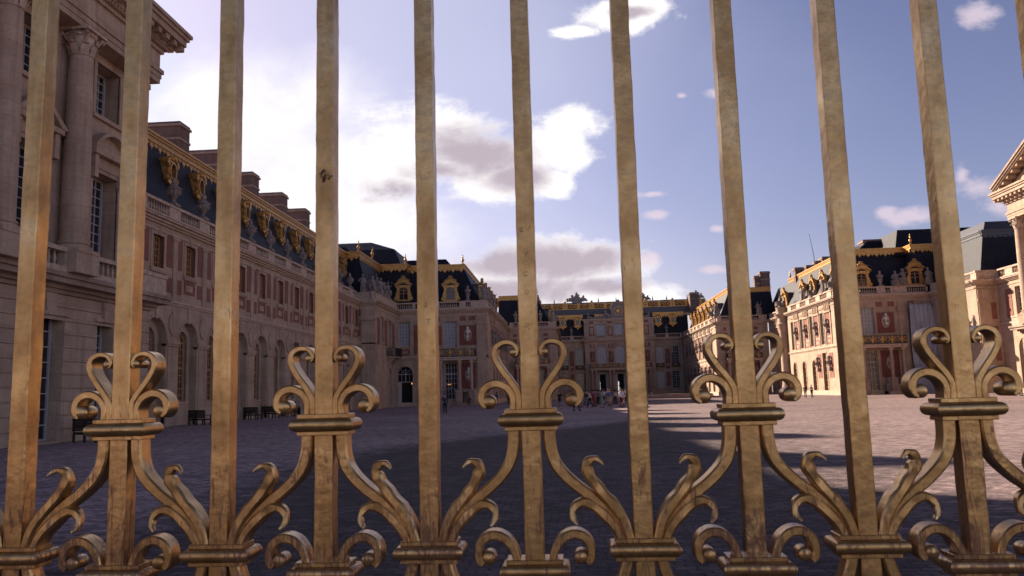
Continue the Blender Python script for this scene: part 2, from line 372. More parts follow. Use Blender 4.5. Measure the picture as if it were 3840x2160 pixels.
def bust(mb, fr, u, z, s=1.0, mi=0):
    """carved bust on a bracket, proud of the wall"""
    q = lambda a, b, c: fr(u + a * s, z + b * s, c * s + .02)
    mb.prism(fr, [(u - .32 * s, z - .75 * s), (u + .32 * s, z - .75 * s), (u + .2 * s, z - 1.05 * s), (u, z - 1.35 * s), (u - .2 * s, z - 1.05 * s)], -.02, .45 * s, mi)
    for (a, b, c, rx, rz) in ((0, -.45, .26, .2, .3), (0, -.12, .3, .46, .33), (0, .2, .3, .17, .2), (0, .52, .33, .24, .31), (.0, .66, .28, .26, .2)):
        p = q(a, b, c); mb.ball(p, rx * s, .22 * s if rx > .3 else rx * s, rz * s, 8, mi)
def niche_panel(root, fr, u0, u1, z0, z1, zb, s=1.0):
    """red panel with an oval hollow and a white bust"""
    mb = MB(); c = (u0 + u1) / 2
    mb.box(fr, u0, u1, z0, z1, -.02, .04, 0)
    n = 20; zc = zb - .55 * s
    for i in range(n):
        a, b = 2 * PI * i / n, 2 * PI * (i + 1) / n
        mb.prism(fr, [(c + .66 * s * math.cos(a), zc + 1.15 * s * math.sin(a)), (c + .66 * s * math.cos(b), zc + 1.15 * s * math.sin(b)), (c + .5 * s * math.cos(b), zc + .98 * s * math.sin(b)), (c + .5 * s * math.cos(a), zc + .98 * s * math.sin(a))], .04, .14, 1)
    mb.prism(fr, [(c + .5 * s * math.cos(2 * PI * i / n), zc + .98 * s * math.sin(2 * PI * i / n)) for i in range(n)], .035, .05, 2)
    p = mb.build('niche', [M['brickred'], M['plain'], M['stone2']], root)
    m2 = MB(); bust(m2, fr, c, zb, s); m2.build('bust', M['marble'], p, True)
def front_dormer(root, fr, u, z0=15.75, d=-1.3, back=3.0):
    """gilded dormer: window between scroll consoles, curved hood and shell crest; d = front plane"""
    F = lambda a, z, e: fr(u + a, z0 + z, d + e)
    g = MB()
    for s in (-1, 1):
        g.box(F, *sorted((s * .68, s * 1.0)), 0, 1.95, -.25, .12); g.box(F, *sorted((s * .64, s * 1.12)), 1.95, 2.2, -.25, .25)
        cs = [(1.0, 1.35), (1.12, 1.2), (1.2, .9), (1.25, .62), (1.42, .3), (1.42, .0), (1.0, .0)]
        g.prism(F, [(s * a, z) for a, z in cs], -.1, .1)
        for i in range(1): g.lathe(F(s * 1.22, .28, .0), [(.02, 0)], 3) if 0 else None
        k = 12; cx, cz, r = s * 1.2, .26, .24
        g.prism(F, [(cx + r * math.cos(2 * PI * i / k), cz + r * math.sin(2 * PI * i / k)) for i in range(k)], .1, .2)
        g.prism(F, [(cx + r * .45 * math.cos(2 * PI * i / k), cz + r * .45 * math.sin(2 * PI * i / k)) for i in range(k)], .2, .26)
    g.box(F, -1.1, 1.1, -.16, 0, -.25, .22)
    n = 12
    top = [(-1.32 + 2.64 * i / n, 2.2 + .62 * math.sin(PI * i / n) ** .9 - (.0 if 0 < i < n else .0)) for i in range(n + 1)]
    for p, q in zip(top, top[1:]):
        g.prism(F, [p, q, (q[0], q[1] + .24), (p[0], p[1] + .24)], -.25, .38)
        g.prism(F, [(p[0] * .85, p[1] - .2), (q[0] * .85, q[1] - .2), (q[0] * .9, q[1]), (p[0] * .9, p[1])], -.25, .2)
    arch = [(-.68 + 1.36 * i / 8, 1.72 + .24 * math.sin(PI * i / 8)) for i in range(9)]
    for p, q in zip(arch, arch[1:]): g.prism(F, [p, q, (q[0], 2.3), (p[0], 2.3)], -.2, .1)
    rng = random.Random(5)
    for a, z, r in ((0, 3.5, .27), (-.32, 3.22, .24), (.32, 3.22, .24), (-.62, 3.02, .22), (.62, 3.02, .22), (0, 3.12, .3), (-.85, 3.0, .14), (.85, 3.0, .14), (-.18, 3.62, .13), (.18, 3.62, .13), (0, 2.88, .2)):
        g.ball(F(a, z, .2), r, r * .8, r, 7)
    o = g.build('dormer', M['gold'], root)
    w = MB()
    w.box(F, -.68, -.6, .02, 1.9, -.14, -.05); w.box(F, .6, .68, .02, 1.9, -.14, -.05); w.box(F, -.05, .05, .02, 1.9, -.14, -.04); w.box(F, -.6, .6, .02, .1, -.14, -.05)
    w.box(F, -.6, -.05, 1.0, 1.05, -.13, -.06); w.box(F, .05, .6, 1.0, 1.05, -.13, -.06); w.box(F, -.6, .6, 1.5, 1.56, -.13, -.06)
    w.build('sash', M['frame_ochre'], o)
    p = MB(); p.box(F, -.68, .68, 0, 1.95, -.2, -.15); p.build('pane', M['glass'], o)
    c = MB(); c.prism(F, [(-.98, 0), (.98, 0), (.98, 2.3), (.6, 2.75), (-.6, 2.75), (-.98, 2.3)], -back, -.26); c.build('cheeks', M['lead'], o)
    return o
def oval_dormer(root, fr, u, z, d, back=1.6, k=1.0, hood=True):
    """gilded bull's-eye dormer with a pointed foot and a hood"""
    F = lambda a, b, e: fr(u + a * k, z + b * k, d + e)
    g = MB(); n = 24
    for i in range(n):
        a, b = 2 * PI * i / n, 2 * PI * (i + 1) / n
        P = lambda t, rx, rz: (rx * math.cos(t), rz * math.sin(t))
        w = lambda t: 1.0 + .06 * math.cos(6 * t)
        g.prism(F, [P(a, .72 * w(a), .98 * w(a)), P(b, .72 * w(b), .98 * w(b)), P(b, .5, .74), P(a, .5, .74)], -.2, .1)
        g.prism(F, [P(a, .56, .8), P(b, .56, .8), P(b, .44, .66), P(a, .44, .66)], .1, .2)
    g.prism(F, [(-.85, -.45), (-.62, -.62), (-.3, -.9), (.3, -.9), (.62, -.62), (.85, -.45), (.98, -.85), (.6, -1.12), (.3, -1.25), (0, -1.62), (-.3, -1.25), (-.6, -1.12), (-.98, -.85)], -.18, .12)
    g.prism(F, [(-1.0, .62), (-.72, .3), (-.6, .95), (.6, .95), (.72, .3), (1.0, .62), (.9, .95), (.55, 1.12), (.3, 1.32), (0, 1.4), (-.3, 1.32), (-.55, 1.12), (-.9, .95)], -.22, .18)
    for a, b, r in ((0, 1.2, .22), (-.3, 1.08, .17), (.3, 1.08, .17), (0, -1.15, .2), (-.72, -.78, .15), (.72, -.78, .15)): g.ball(F(a, b, .16), r * k, r * k, r * k, 7)
    if hood:
        g.prism(F, [(-.95, .72), (.95, .72), (1.05, .95), (.55, 1.22), (-.55, 1.22), (-1.05, .95)], -back, -.2)
        g.prism(F, [(-.72, -.7), (.72, -.7), (.78, .72), (-.78, .72)], -back, -.2)
    o = g.build('dormer', M['gold'], root)
    p = MB(); p.prism(F, [(.5 * math.cos(2 * PI * i / n), .74 * math.sin(2 * PI * i / n)) for i in range(n)], -.17, -.1); p.build('pane', M['glass'], o)
    return o
# ------------------------------------------------------------------ columns
def column(root, x, y, z0, z1, r, cap=1.0, m='stone', leaves=True, base=True):
    """tapered shaft on a moulded base, carved leafy capital as a sub-part"""
    mb = MB(); fr = lambda u, z, d: (x + u, y + d, z)
    zb = z0 + (.55 * r / .55 if base else 0); zc = z1 - cap
    if base:
        k = r / .55
        mb.box(fr, -1.36 * r, 1.36 * r, z0, z0 + .16 * k, -1.36 * r, 1.36 * r)
        mb.lathe((x, y, z0), [(1.34 * r, .16 * k), (1.38 * r, .22 * k), (1.34 * r, .29 * k), (1.14 * r, .31 * k), (1.12 * r, .36 * k), (1.22 * r, .42 * k), (1.18 * r, .48 * k), (1.02 * r, .5 * k), (r, .62 * k)], 20)
    prof = [(r * (1 - .14 * max(0, (t - .3) / .7) ** 1.5), zb + (zc - zb) * t) for t in [i / 10 for i in range(11)]]
    prof += [(r * .95, zc + .01), (r * .95, zc + .07), (r * .86, zc + .09)]
    mb.lathe((x, y, 0), prof, 20)
    o = mb.build('column', M[m], root, True)
    c = MB(); h = cap
    c.lathe((x, y, zc), [(r * .84, .05), (r * .84, h * .3), (r * .92, h * .62), (r * 1.12, h * .86), (r * 1.12, h * .88)], 16)
    c.box(fr, -r * 1.3, r * 1.3, z1 - h * .12, z1, -r * 1.3, r * 1.3)
    if leaves:
        for row, (n, zz, hh, ph) in enumerate(((8, .04, .4, 0), (8, .22, .52, PI / 8))):
            for i in range(n):
                a = 2 * PI * i / n + ph; ca, sa = math.cos(a), math.sin(a)
                q = lambda rad, w, z: (x + rad * ca - w * sa, y + rad * sa + w * ca, zc + z * h)
                R = [(.86, .3, zz), (.98, .34, zz + hh * .5), (1.12, .28, zz + hh * .88), (1.34, .2, zz + hh), (1.4, .12, zz + hh * .86)]
                vs = []
                for a_, w_, z_ in R: vs += [q(a_ * r, -w_ * r, z_), q(a_ * r * 1.06, 0, z_), q(a_ * r, w_ * r, z_)]
                c.add(vs, [(3 * j + k, 3 * j + k + 1, 3 * j + k + 4, 3 * j + k + 3) for j in range(4) for k in (0, 1)])
        for i in range(4):
            a = PI / 4 + PI / 2 * i
            c.tube([(x + rr * r * math.cos(a), y + rr * r * math.sin(a), zc + zz * h) for rr, zz in ((.9, .5), (1.2, .68), (1.5, .84), (1.62, .76), (1.52, .68))], [r * .1, r * .13, r * .14, r * .13, r * .09], 6)
        for i in range(4):
            a = PI / 2 * i; c.ball((x + 1.22 * r * math.cos(a), y + 1.22 * r * math.sin(a), z1 - h * .08), r * .16)
    else:
        c.lathe((x, y, zc), [(r * .9, 0), (r * 1.25, h * .3), (r * 1.3, h * .45), (r * 1.3, h * .86)], 12)
    c.build('capital', M['plain'], o, True)
    return o

# ------------------------------------------------------------------ pavilions with giant columns (left, facing +x; right, facing -x)
def column_pavilion(root, X, s, y0, y1, far, cols, wins, grounds, peds, pediment=None, light=True):
    """X wall plane, s facing, y0..y1 extent; far = +1 if the far end is at y1"""
    fr = FX(X, s)
    gops = [Op(a, b, z0, z1, False, .75) for a, b, z0, z1 in grounds]
    mb = MB()
    ye = y1 + 1.6
    courses(mb, fr, y0, ye, 0, 6.62, gops, .62)
    # keystones over the ground openings
    for o in gops:
        c = (o.u0 + o.u1) / 2
        mb.prism(fr, [(c - .28, 5.68), (c + .28, 5.68), (c + .4, 6.6), (c - .4, 6.6)], -.05, .1)
        mb.box(fr, o.u0 - .25, o.u1 + .25, 5.62, 5.78, -.05, .13)
    uops = [Op(a, b, z0, z1, False, .9) for a, b, z0, z1, _ in wins]
    wall(mb, fr, y0, y1, 6.62, 18.85, uops)
    for o in uops:
        surround(mb, fr, o, .22, .07)
    mb.box(fr, y1 - .9, y1 + .02, 8.9, 17.7, -.3, .16)      # end pilaster
    for i, (r_, z_) in enumerate(((.2, 8.9), (.14, 9.2), (.2, 17.7), (.3, 18.2), (.42, 18.6))):
        mb.box(fr, y1 - .9 - r_ * .5, y1 + r_ * .5, z_, z_ + .28, -.3, .16 + r_ * .6)
    # core
    mb.box(WORLD, *sorted((X - s * .95, X - s * 15)), 0, 22, y0, ye - .05, 0) if 0 else None
    xa, xb = sorted((X - s * 1.0, X - s * 15))
    mb.box(WORLD, xa, xb, 0, 7.2, y0, ye); mb.box(WORLD, xa, xb, 7.2, 20.6, y0, y1)
    mb.quad(fr(ye, 0, 0), fr(ye, 0, -1.05), fr(ye, 7.2, -1.05), fr(ye, 7.2, 0)); mb.quad(fr(y1, 7, 0), fr(y1, 7, -1.05), fr(y1, 20, -1.05), fr(y1, 20, 0))
    mb.build('wall', [M['stone']], root)
    e = MB()
    for z0, z1, p in ((6.62, 6.8, .12), (6.8, 6.98, .3), (6.98, 7.22, .8), (7.22, 7.42, .95)): e.box(fr, y0, ye + min(p, .75), z0, z1, -.4, p)
    e.build('cornice', M['stone2'], root)
    # pedestals and balusters
    sol = [(c - .95, c + .95) for c in cols] + [(y1 - 1.2, ye)]
    b = balustrade(root, fr, y0, ye, 7.42, 8.5, sol, .5, .92, .4)
    for c in cols:
        pd = MB(); pd.box(fr, c - .85, c + .85, 7.43, 8.36, -.2, 1.36); pd.build('pedestal', M['stone'], root)
    for c in cols:
        p = fr(c, 0, .62); column(root, p[0], p[1], 8.36, 18.85, .58, 1.25)
    # entablature
    E = MB(); ed = y1 - .45
    for z0, z1, p in ((18.85, 19.12, 1.02), (19.12, 19.4, 1.07), (19.4, 19.62, 1.16), (19.62, 20.55, 1.0), (20.55, 20.75, 1.14), (20.75, 20.92, 1.3), (21.28, 21.62, 1.98), (21.62, 21.82, 2.1), (21.82, 22.02, 2.22)):
        E.box(fr, y0, y1 + (p - 1.0), z0, z1, -.9, p)
    E.box(fr, y0, y1 + .45, 20.92, 21.28, -.9, 1.42)
    u = y1 + .8
    while u > y0:
        E.box(fr, u - .17, u + .17, 21.0, 21.27, 1.4, 1.86); u -= .82
    for i in range(4): E.box(fr, y1 + .45, y1 + .9, 21.0, 21.27, .95 - i * .8, 1.3 - i * .8)
    u = y1
    while u > y0:
        E.box(fr, u - .07, u + .07, 20.76, 20.91, 1.28, 1.38); u -= .26
    E.build('entablature', M['stone'], root)
    # windows
    for (a, b_, z0, z1, up) in wins:
        window(root, fr, Op(a, b_, z0, z1), 4 if up else 4, 6 if up else 9, .82, 'frame_white', bar=.045)
    for g in gops: window(root, fr, g, 4, 8, .66, 'frame_white', bar=.05, transom=None)
    # window hoods
    for kind, c in peds:
        P = MB()
        P.box(fr, c - 1.55, c + 1.55, 13.62, 13.86, -.05, .5); P.box(fr, c - 1.35, c + 1.35, 13.1, 13.62, -.05, .14)
        for q in (-1, 1): P.box(fr, *sorted((c + q * 1.1, c + q * 1.4)), 12.5, 13.62, -.05, .38)
        if kind == 'tri':
            P.prism(fr, [(c - 1.7, 13.86), (c + 1.7, 13.86), (c + 1.45, 13.98), (c, 14.95), (c - 1.45, 13.98)], -.05, .12)
            for q in (-1, 1): P.prism(fr, [(c + q * 1.75, 13.86), (c + q * 1.35, 13.86), (c, 14.85), (c, 15.15)], -.05, .55)
        else:
            A = [(c - 1.6 + 3.2 * i / 12, 13.86 + .95 * math.sin(PI * i / 12) ** .8) for i in range(13)]
            P.prism(fr, A, -.05, .12)
            for p, q in zip(A, A[1:]): P.prism(fr, [p, q, (q[0], q[1] + .2), (p[0], p[1] + .2)], -.05, .55)
        P.build('window_hood', M['stone'], root)
    # low roof behind the cornice
    if pediment is None:
        r = MB(); frustum(r, (xa - 0, xb + (1.0 if s > 0 else 0), y0, y1), 21.0, (xa + 3, xb - 3, y0, y1 - 5), 24.0); r.build('roof', M['slate'], root)
    else:
        ya, yb = pediment; ap = (ya + yb) / 2; hgt = (yb - ap) * .44
        p = MB(); p.prism(fr, [(ya, 22.0), (yb, 22.0), (ap, 22.0 + hgt)], -12, 1.0, 0)
        for a, b in (((yb + 1.25), ap), ((ya - 1.25), ap)):
            t = 22.02 + hgt + .55
            for k, (o1, o2, pr) in enumerate(((0, .18, 1.98), (.18, .4, 2.12), (.4, .62, 2.25))):
                p.prism(fr, [(a, 22.02 + o1), (b, t + o1), (b, t + o2), (a, 22.02 + o2)], -12 if k == 2 else .3, pr, 0)
            n = 14
            for i in range(1, n):
                f = i / n; uu = a + (b - a) * f; zz = 22.02 + (t - 22.02) * f
                p.box(fr, uu - .17, uu + .17, zz - .32, zz + .02, .95, 1.85)
        p.build('pediment', M['stone'], root)

pavL = thing('column_pavilion', (-28, 30, 0), 'tall limestone pavilion with giant round columns and banded ground floor at the left edge', 'pavilion')
column_pavilion(pavL, -22.6, 1, 17, 40.1, 1, [24.2, 29.0, 33.8],
                [(30.4, 32.4, 15.75, 18.4, True), (35.95, 38.0, 15.75, 18.4, True), (30.3, 32.5, 8.8, 12.9, False), (35.95, 38.15, 8.75, 12.9, False)],
                [(32.2, 34.4, .12, 5.65), (36.9, 38.3, .9, 5.62), (27.4, 29.2, .12, 5.65)], [('tri', 31.5), ('seg', 37.0)])
mR = lambda x: 27.2 - x
pavR = thing('column_pavilion', (56, 76, 0), 'sunlit limestone pavilion with a pediment and columns at the right edge', 'pavilion')
column_pavilion(pavR, 49.4, -1, 60, 88.6, 1, [87.3, 82.3, 77.3],
                [(84.0, 85.8, 15.75, 18.4, True), (84.0, 85.8, 8.8, 12.9, False)], [(83.9, 85.8, .2, 5.65)], [('seg', 84.9)], pediment=(64.0, 88.0))

# ------------------------------------------------------------------ long brick and stone wing on the left
wing = thing('palace_wing', (-34, 75, 0), 'long brick and stone wing with arches and round gilded dormers, left of the court', 'palace wing')
fr = FX(-27.6, 1); BAYS = [51.75 + 4.66 * k for k in range(-2, 12)]; U0, U1 = 41.7, 104.0
mb = MB(); ga = [Op(c - 1.45, c + 1.45, 0, 7.4, True, .55) for c in BAYS]; up = [Op(c - .74, c + .74, 10.75, 13.0, False, .42) for c in BAYS]
wall(mb, fr, U0, U1, 0, 8.5, ga, 0, 0); wall(mb, fr, U0, U1, 8.5, 14.4, up, 0, 1)
fb = FX(-28.15, 1); gw = [Op(c - .82, c + .82, 1.66, 6.75, True, .3) for c in BAYS]
wall(mb, fb, U0, U1, 0, 7.6, gw, 0, 0)
for c, o in zip(BAYS, gw):
    surround(mb, fb, o, .24, .1); mb.box(fb, c - 1.1, c + 1.1, .0, 1.5, -.05, .07, 0)
for c in BAYS:
    surround(mb, fr, Op(c - .74, c + .74, 10.75, 13.0), .26, .06, 0)
    mb.prism(fr, [(c - .16, 7.3), (c + .16, 7.3), (c + .24, 8.44), (c - .24, 8.44)], -.02, .09)
    # archivolt
    A = arc_pts(Op(c - 1.45, c + 1.45, 0, 7.4, True)); k = 1.12; zc = 5.95
    for p, q in zip(A, A[1:]): mb.prism(fr, [p, q, (c + (q[0] - c) * k, zc + (q[1] - zc) * k), (c + (p[0] - c) * k, zc + (p[1] - zc) * k)], -.02, .06)
    mid = c + 2.33
    if mid < U1 - 1:
        mb.box(fr, c + 1.45, c + 3.21, 5.52, 5.68, -.3, .1); mb.box(fr, c + 1.4, c + 3.26, 5.68, 5.92, -.3, .17)
        mb.box(fr, c + 1.45, c + 3.21, 0, .8, -.2, .07)
        mb.box(fr, c + 1.7, c + 2.96, .95, 5.4, -.02, .05)
        mb.prism(fr, [(mid + .62 * math.cos(2 * PI * i / 20), 7.1 + .82 * math.sin(2 * PI * i / 20)) for i in range(20)], -.02, .09)
        mb.box(fr, mid - .3, mid + .3, 8.75, 13.3, -.05, .09)         # flat stone pier strip
        mb.box(fr, mid - .5, mid + .5, 13.05, 13.3, -.05, .14)
    for s in (-1, 1):
        mb.box(fr, *sorted((c + s * 1.22, c + s * 1.95)), 11.0, 13.25, -.02, .035, 1)
        mb.box(fr, *sorted((c + s * 1.22, c + s * 1.95)), 9.25, 10.3, -.02, .035, 1)
    for a in ((c - .85, c + .85, 10.12, 10.36), (c - .85, c + .85, 9.4, 9.64), (c - .85, c - .58, 9.64, 10.12), (c + .58, c + .85, 9.64, 10.12)): mb.box(fr, *a, -.02, .04, 1)
    mb.box(fr, c - 1.05, c + 1.05, 10.42, 10.56, -.02, .16)
    mb.prism(fr, [(c - .14, 13.0), (c + .14, 13.0), (c + .22, 13.55), (c - .22, 13.55)], -.02, .12)
mb.box(WORLD, -42, -28.55, 0, 15, U0, U1); mb.quad(fr(U0, 0, 0), fr(U0, 0, -1), fr(U0, 14.4, -1), fr(U0, 14.4, 0))
mb.build('wall', [M['stone'], M['brickpink']], wing)
cm = MB(); cornice(cm, fr, U0, U1, STRING + CORN); cm.build('cornice', M['plain'], wing)
sol = [(U0, U0 + .5)] + [(c + 1.5, c + 3.16) for c in BAYS]
balustrade(wing, fr, U0, 103.2, 14.36, 15.55, sol, -.4, .0, .34)
for c, o, w in zip(BAYS, up, gw):
    if c > 46:
        window(wing, fr, o, 4, 5, .34, 'frame_ochre', 'curtain' if int(c * 7) % 3 == 0 else 'glass', bar=.05); window(wing, fb, w, 4, 9, .22, 'frame_ochre', 'curtain' if int(c * 11) % 4 == 1 else 'glass', bar=.055, transom=4.1)
def mansard(root, x0, x1, y0, y1, zb, zt, ins, zr, insr, top='slate'):
    mb = MB(); a = (x0, x1, y0, y1); b = (x0 + ins[0], x1 - ins[1], y0 + ins[2], y1 - ins[3])
    frustum(mb, a, zb, b, zt, 0); c = (b[0] + insr[0], b[1] - insr[1], b[2] + insr[2], b[3] - insr[3])
    frustum(mb, b, zt - .02, c, zr, 1); o = mb.build('roof', [M['slate'], M[top]], root); return o, b
rf, rb = mansard(wing, -42, -28.5, 42.0, 118, 14.6, 20.7, (1.6, 1.6, 1.2, 0), 23.1, (3.6, 3.6, 2, 0))
gold_band(wing, FX(-30.05, 1), 43.3, 106.6, 21.42, 0, 0)
for c in BAYS:
    if c > 50: oval_dormer(wing, fr, c, 18.85, -1.62, 1.5, .88)
for y, k in ((60.2, .6), (70, 1.), (78.6, .9), (87.2, 1.), (96.7, 1.), (105.6, 1.)): chimney(wing, -38.6, -35.1, y - k, y + k, 21.0, 27.5)

# ------------------------------------------------------------------ shared pieces of the inner court fronts
def side_front(root, fr, u0, u1, ups, lows, panels, end0=0, end1=0, busts=True, depth=.35, lowbusts=(), mbx=None):
    """court side wall: tall upper windows, red panels with busts, arches below"""
    mb = mbx or MB()
    uo = [Op(c - .72, c + .72, 7.7, 12.5, False, depth) for c in ups]; lo = [Op(c - .95, c + .95, .15, z, ar, depth) for c, z, ar in lows]
    wall(mb, fr, u0, u1, 0, 7.1, lo); wall(mb, fr, u0, u1, 7.1, 14.4, uo)
    for o in uo:
        surround(mb, fr, o, .2, .08, sill=False); mb.box(fr, o.u0 - .3, o.u1 + .3, 13.0, 13.22, -.02, .12)
    for o in lo: surround(mb, fr, o, .22, .06, sill=False)
    for c in panels:
        mb.box(fr, c - 1.05, c + 1.05, 8.95, 12.2, -.02, .04, 1); mb.box(fr, c - 1.05, c + 1.05, 7.65, 8.55, -.02, .04, 1); mb.box(fr, c - .6, c + .6, 7.85, 8.35, -.02, .06, 0)
        for q in (-1, 1): mb.box(fr, *sorted((c + q * 1.15, c + q * 1.45)), 7.6, 12.6, -.05, .12)
        mb.box(fr, c - 1.5, c + 1.5, 12.35, 12.62, -.05, .2)
        for k in range(4): mb.box(fr, c - 1.3 + .75 * k, c - 1.0 + .75 * k, 12.75, 13.7, -.02, .22)
        if busts: bust(mb, fr, c, 10.6, 1.0, 2)
    for c in lowbusts:
        mb.box(fr, c - .95, c + .95, 2.6, 6.3, -.02, .04, 1); bust(mb, fr, c, 5.0, 1.05, 2)
    mb.build('wall', [M['stone'], M['brickpink'], M['statue']], root)
    cm = MB(); cornice(cm, fr, u0, u1, [(7.0, 7.14, .1), (7.14, 7.3, .22)] + CORN, end0, end1)
    cm.box(fr, u0, u1, 0, .7, -.2, .1); cm.build('cornice', M['plain'], root)
    for o in uo: window(root, fr, o, 2, 7, depth - .08, 'frame_white', bar=.05)
    for o in lo: window(root, fr, o, 2, 6, depth - .08, 'frame_ochre', bar=.05, door=True)
def balcony(root, fr, u0, u1, cols, z=7.0, out=1.9, gold=4, rail=1.05, colz0=2.2, ratio=1.0):
    """stone slab on columns with a black and gilded railing"""
    mb = MB(); mb.box(fr, u0, u1, z - .42, z - .12, -.05, out, 0); mb.box(fr, u0 - .12, u1 + .12, z - .12, z + .06, -.05, out + .12, 0)
    o = mb.build('balcony', M['plain'], root)
    r = MB()
    for zz in (z + .12, z + rail * .93): r.box(fr, u0, u1, zz, zz + .07, out - .1, out - .02)
    for zz in (z + .12, z + rail * .93):
        for uu in (u0, u1 - .08): r.box(fr, uu, uu + .08, zz, zz + .07, 0, out)
    n = int((u1 - u0) / .22)
    for i in range(n + 1):
        x = u0 + (u1 - u0) * i / n; r.box(fr, x - .025, x + .025, z + .06, z + rail, out - .085, out - .035)
    for x in (u0 + .04, u1 - .04):
        for k in range(int(out / .25)): r.box(fr, x - .025, x + .025, z + .06, z + rail, .1 + k * .25, .15 + k * .25)
    r.build('railing', M['iron'], o)
    for i in range(gold):
        g = MB(); x = u0 + (u1 - u0) * (i + .5) / gold
        for a, b, s in ((0, .52, .2), (0, .8, .14), (0, .26, .13), (-.2, .55, .12), (.2, .55, .12), (-.42, .4, .09), (.42, .4, .09), (-.42, .75, .09), (.42, .75, .09)):
            g.ball(fr(x + a * ratio, z + b * rail, out), s * 1.3, s * .7, s * 1.35, 7)
        g.build('gilded_ornament', M['gold'], o)
    for c in cols:
        p = fr(c, 0, out - .45); column(root, p[0], p[1], colz0, z - .42, .26, .42, 'colmarble', False)
        q = MB(); q.box(fr, c - .45, c + .45, 0, colz0, .0, out + .05); q.build('pedestal', M['stone2'], root)
    return o
def squares(mb, fr, us, z0=12.6, z1=13.25, w=.45):
    for u in us: mb.box(fr, u - w, u + w, z0, z1, -.02, .05, 1)

# ------------------------------------------------------------------ left inner wing (front at y = 118) and its mirror on the right
inL = thing('palace_wing', (-20, 135, 0), 'inner left palace wing with two gilded front dormers and an arched doorway', 'palace wing')
inR = thing('palace_wing', (47, 135, 0), 'inner right palace wing with sunlit brick side and a pale sheet on its front', 'palace wing')
# left: strip front, short side, main front
fa, fbk, fc = FY(104.0), FX(-25.3, 1), FY(118.0)
mb = MB(); wall(mb, fa, -28.6, -25.3, 0, 14.4); mb.box(fa, -27.1, -25.3, 0, 13.3, -.1, .2); mb.box(fa, -27.3, -25.1, 11.7, 12.05, -.1, .34); mb.box(fa, -27.2, -25.2, 0, 1.4, -.1, .3)
for z0, z1 in ((9.6, 11.4), (6.4, 8.0), (12.3, 13.2)): mb.box(fa, -28.4, -27.3, z0, z1, -.02, .04, 1)
so = [Op(107.2, 108.6, 9.0, 12.5, False, .35), Op(111.8, 113.4, 7.8, 12.3, False, .35), Op(111.7, 113.5, .15, 5.6, True, .5)]
wall(mb, fbk, 104, 118, 0, 14.4, so)
for u in (105.8, 110.2, 115.0): mb.box(fbk, u - .7, u + .7, 8.6, 12.2, -.02, .05, 1)
for o in so: surround(mb, fbk, o, .2, .1)
fo = [Op(-25.2, -23.35, 8.95, 12.6, False, .4), Op(-25.5, -23.05, .15, 6.0, True, .9), Op(-18.28, -16.3, 8.55, 12.45, False, .4), Op(-18.2, -16.4, 0.9, 6.3, False, .5), Op(-21.2, -19.9, 8.7, 11.6, False, .3)]
wall(mb, fc, -26.4, -11.7, 0, 14.4, fo)
for o in (fo[0], fo[2]): surround(mb, fc, o, .25, .08)
mb.box(fc, -25.35, -23.4, 7.55, 8.5, -.02, .05, 1); mb.box(fc, -25.0, -23.8, 7.85, 8.2, -.02, .07)
squares(mb, fc, (-15.4, -14.0, -19.3), 12.55, 13.2); mb.box(fc, -16.0, -13.3, 11.85, 12.15, -.05, .14); mb.box(fc, -19.6, -18.6, 8.9, 11.8, -.02, .05, 1); mb.box(fc, -22.8, -22.2, 7.7, 12.0, -.02, .05, 1)
A = arc_pts(fo[1]); c = -24.275; zc = 6.0 - 1.225
for p, q in zip(A, A[1:]): mb.prism(fc, [p, q, (c + (q[0] - c) * 1.2, zc + (q[1] - zc) * 1.2), (c + (p[0] - c) * 1.2, zc + (p[1] - zc) * 1.2)], -.02, .1)
mb.prism(fc, [(c - .2, 5.9), (c + .2, 5.9), (c + .3, 6.9), (c - .3, 6.9)], -.02, .2)
for x0, x1 in ((-13.35, -12.05), (-22.1, -20.6)):
    mb.box(fc, x0, x1, 0, 13.3, -.1, .22); mb.box(fc, x0 - .15, x1 + .15, 11.9, 12.2, -.1, .36); mb.box(fc, x0 - .22, x1 + .22, 12.2, 12.35, -.1, .44); mb.box(fc, x0 - .1, x1 + .1, 0, 2.2, -.1, .34)
for u in (-16.0, -13.7): mb.box(fc, u - .55, u + .55, 0, 2.3, -.05, 1.5)
mb.box(fc, -16, -13.6, 1.9, 2.25, -.05, 1.2); mb.box(fc, -16.0, -13.6, 0, .35, -.05, 1.9)
mb.box(WORLD, -42, -25.75, 0, 15, 104.4, 160); mb.box(WORLD, -42, -12.15, 0, 15, 119, 160.5)
mb.build('wall', [M['stone'], M['brickpink']], inL)
cm = MB()
cornice(cm, fa, -28.6, -25.3, CORN, 0, 1); cornice(cm, fbk, 104, 118, CORN, 0, 0); cornice(cm, fc, -25.9, -11.7, CORN, 0, 1)
cornice(cm, fa, -28.6, -25.3, STRING); cornice(cm, fc, -26, -19.4, [(7.1, 7.2, .1), (7.2, 7.35, .2)]); cm.box(fc, -26, -11.7, 0, .6, -.2, .1)
cm.build('cornice', M['plain'], inL)
balustrade(inL, fa, -28.6, -25.34, 14.34, 15.5, [(-28.6, -25.34)]); balustrade(inL, fbk, 103.6, 117.6, 14.34, 15.5, [(103.6, 117.6)])
balustrade(inL, fc, -25.7, -11.75, 14.34, 15.5, [(-25.7, -25.4), (-23.0, -22.6), (-20.4, -18.9), (-15.9, -14.9), (-14.2, -11.75)], step=.33)
for o, ar in ((fo[0], 0), (fo[2], 0)): window(inL, fc, o, 4, 7, .33, 'frame_white', 'curtain', .07)
window(inL, fc, fo[3], 4, 7, .4, 'frame_white', 'glass', .06, transom=4.6); window(inL, fc, fo[4], 2, 5, .22)
for o in so[:2]: window(inL, fbk, o, 2, 5, .28)
window(inL, fbk, so[2], 2, 6, .4, 'frame_ochre', door=True)
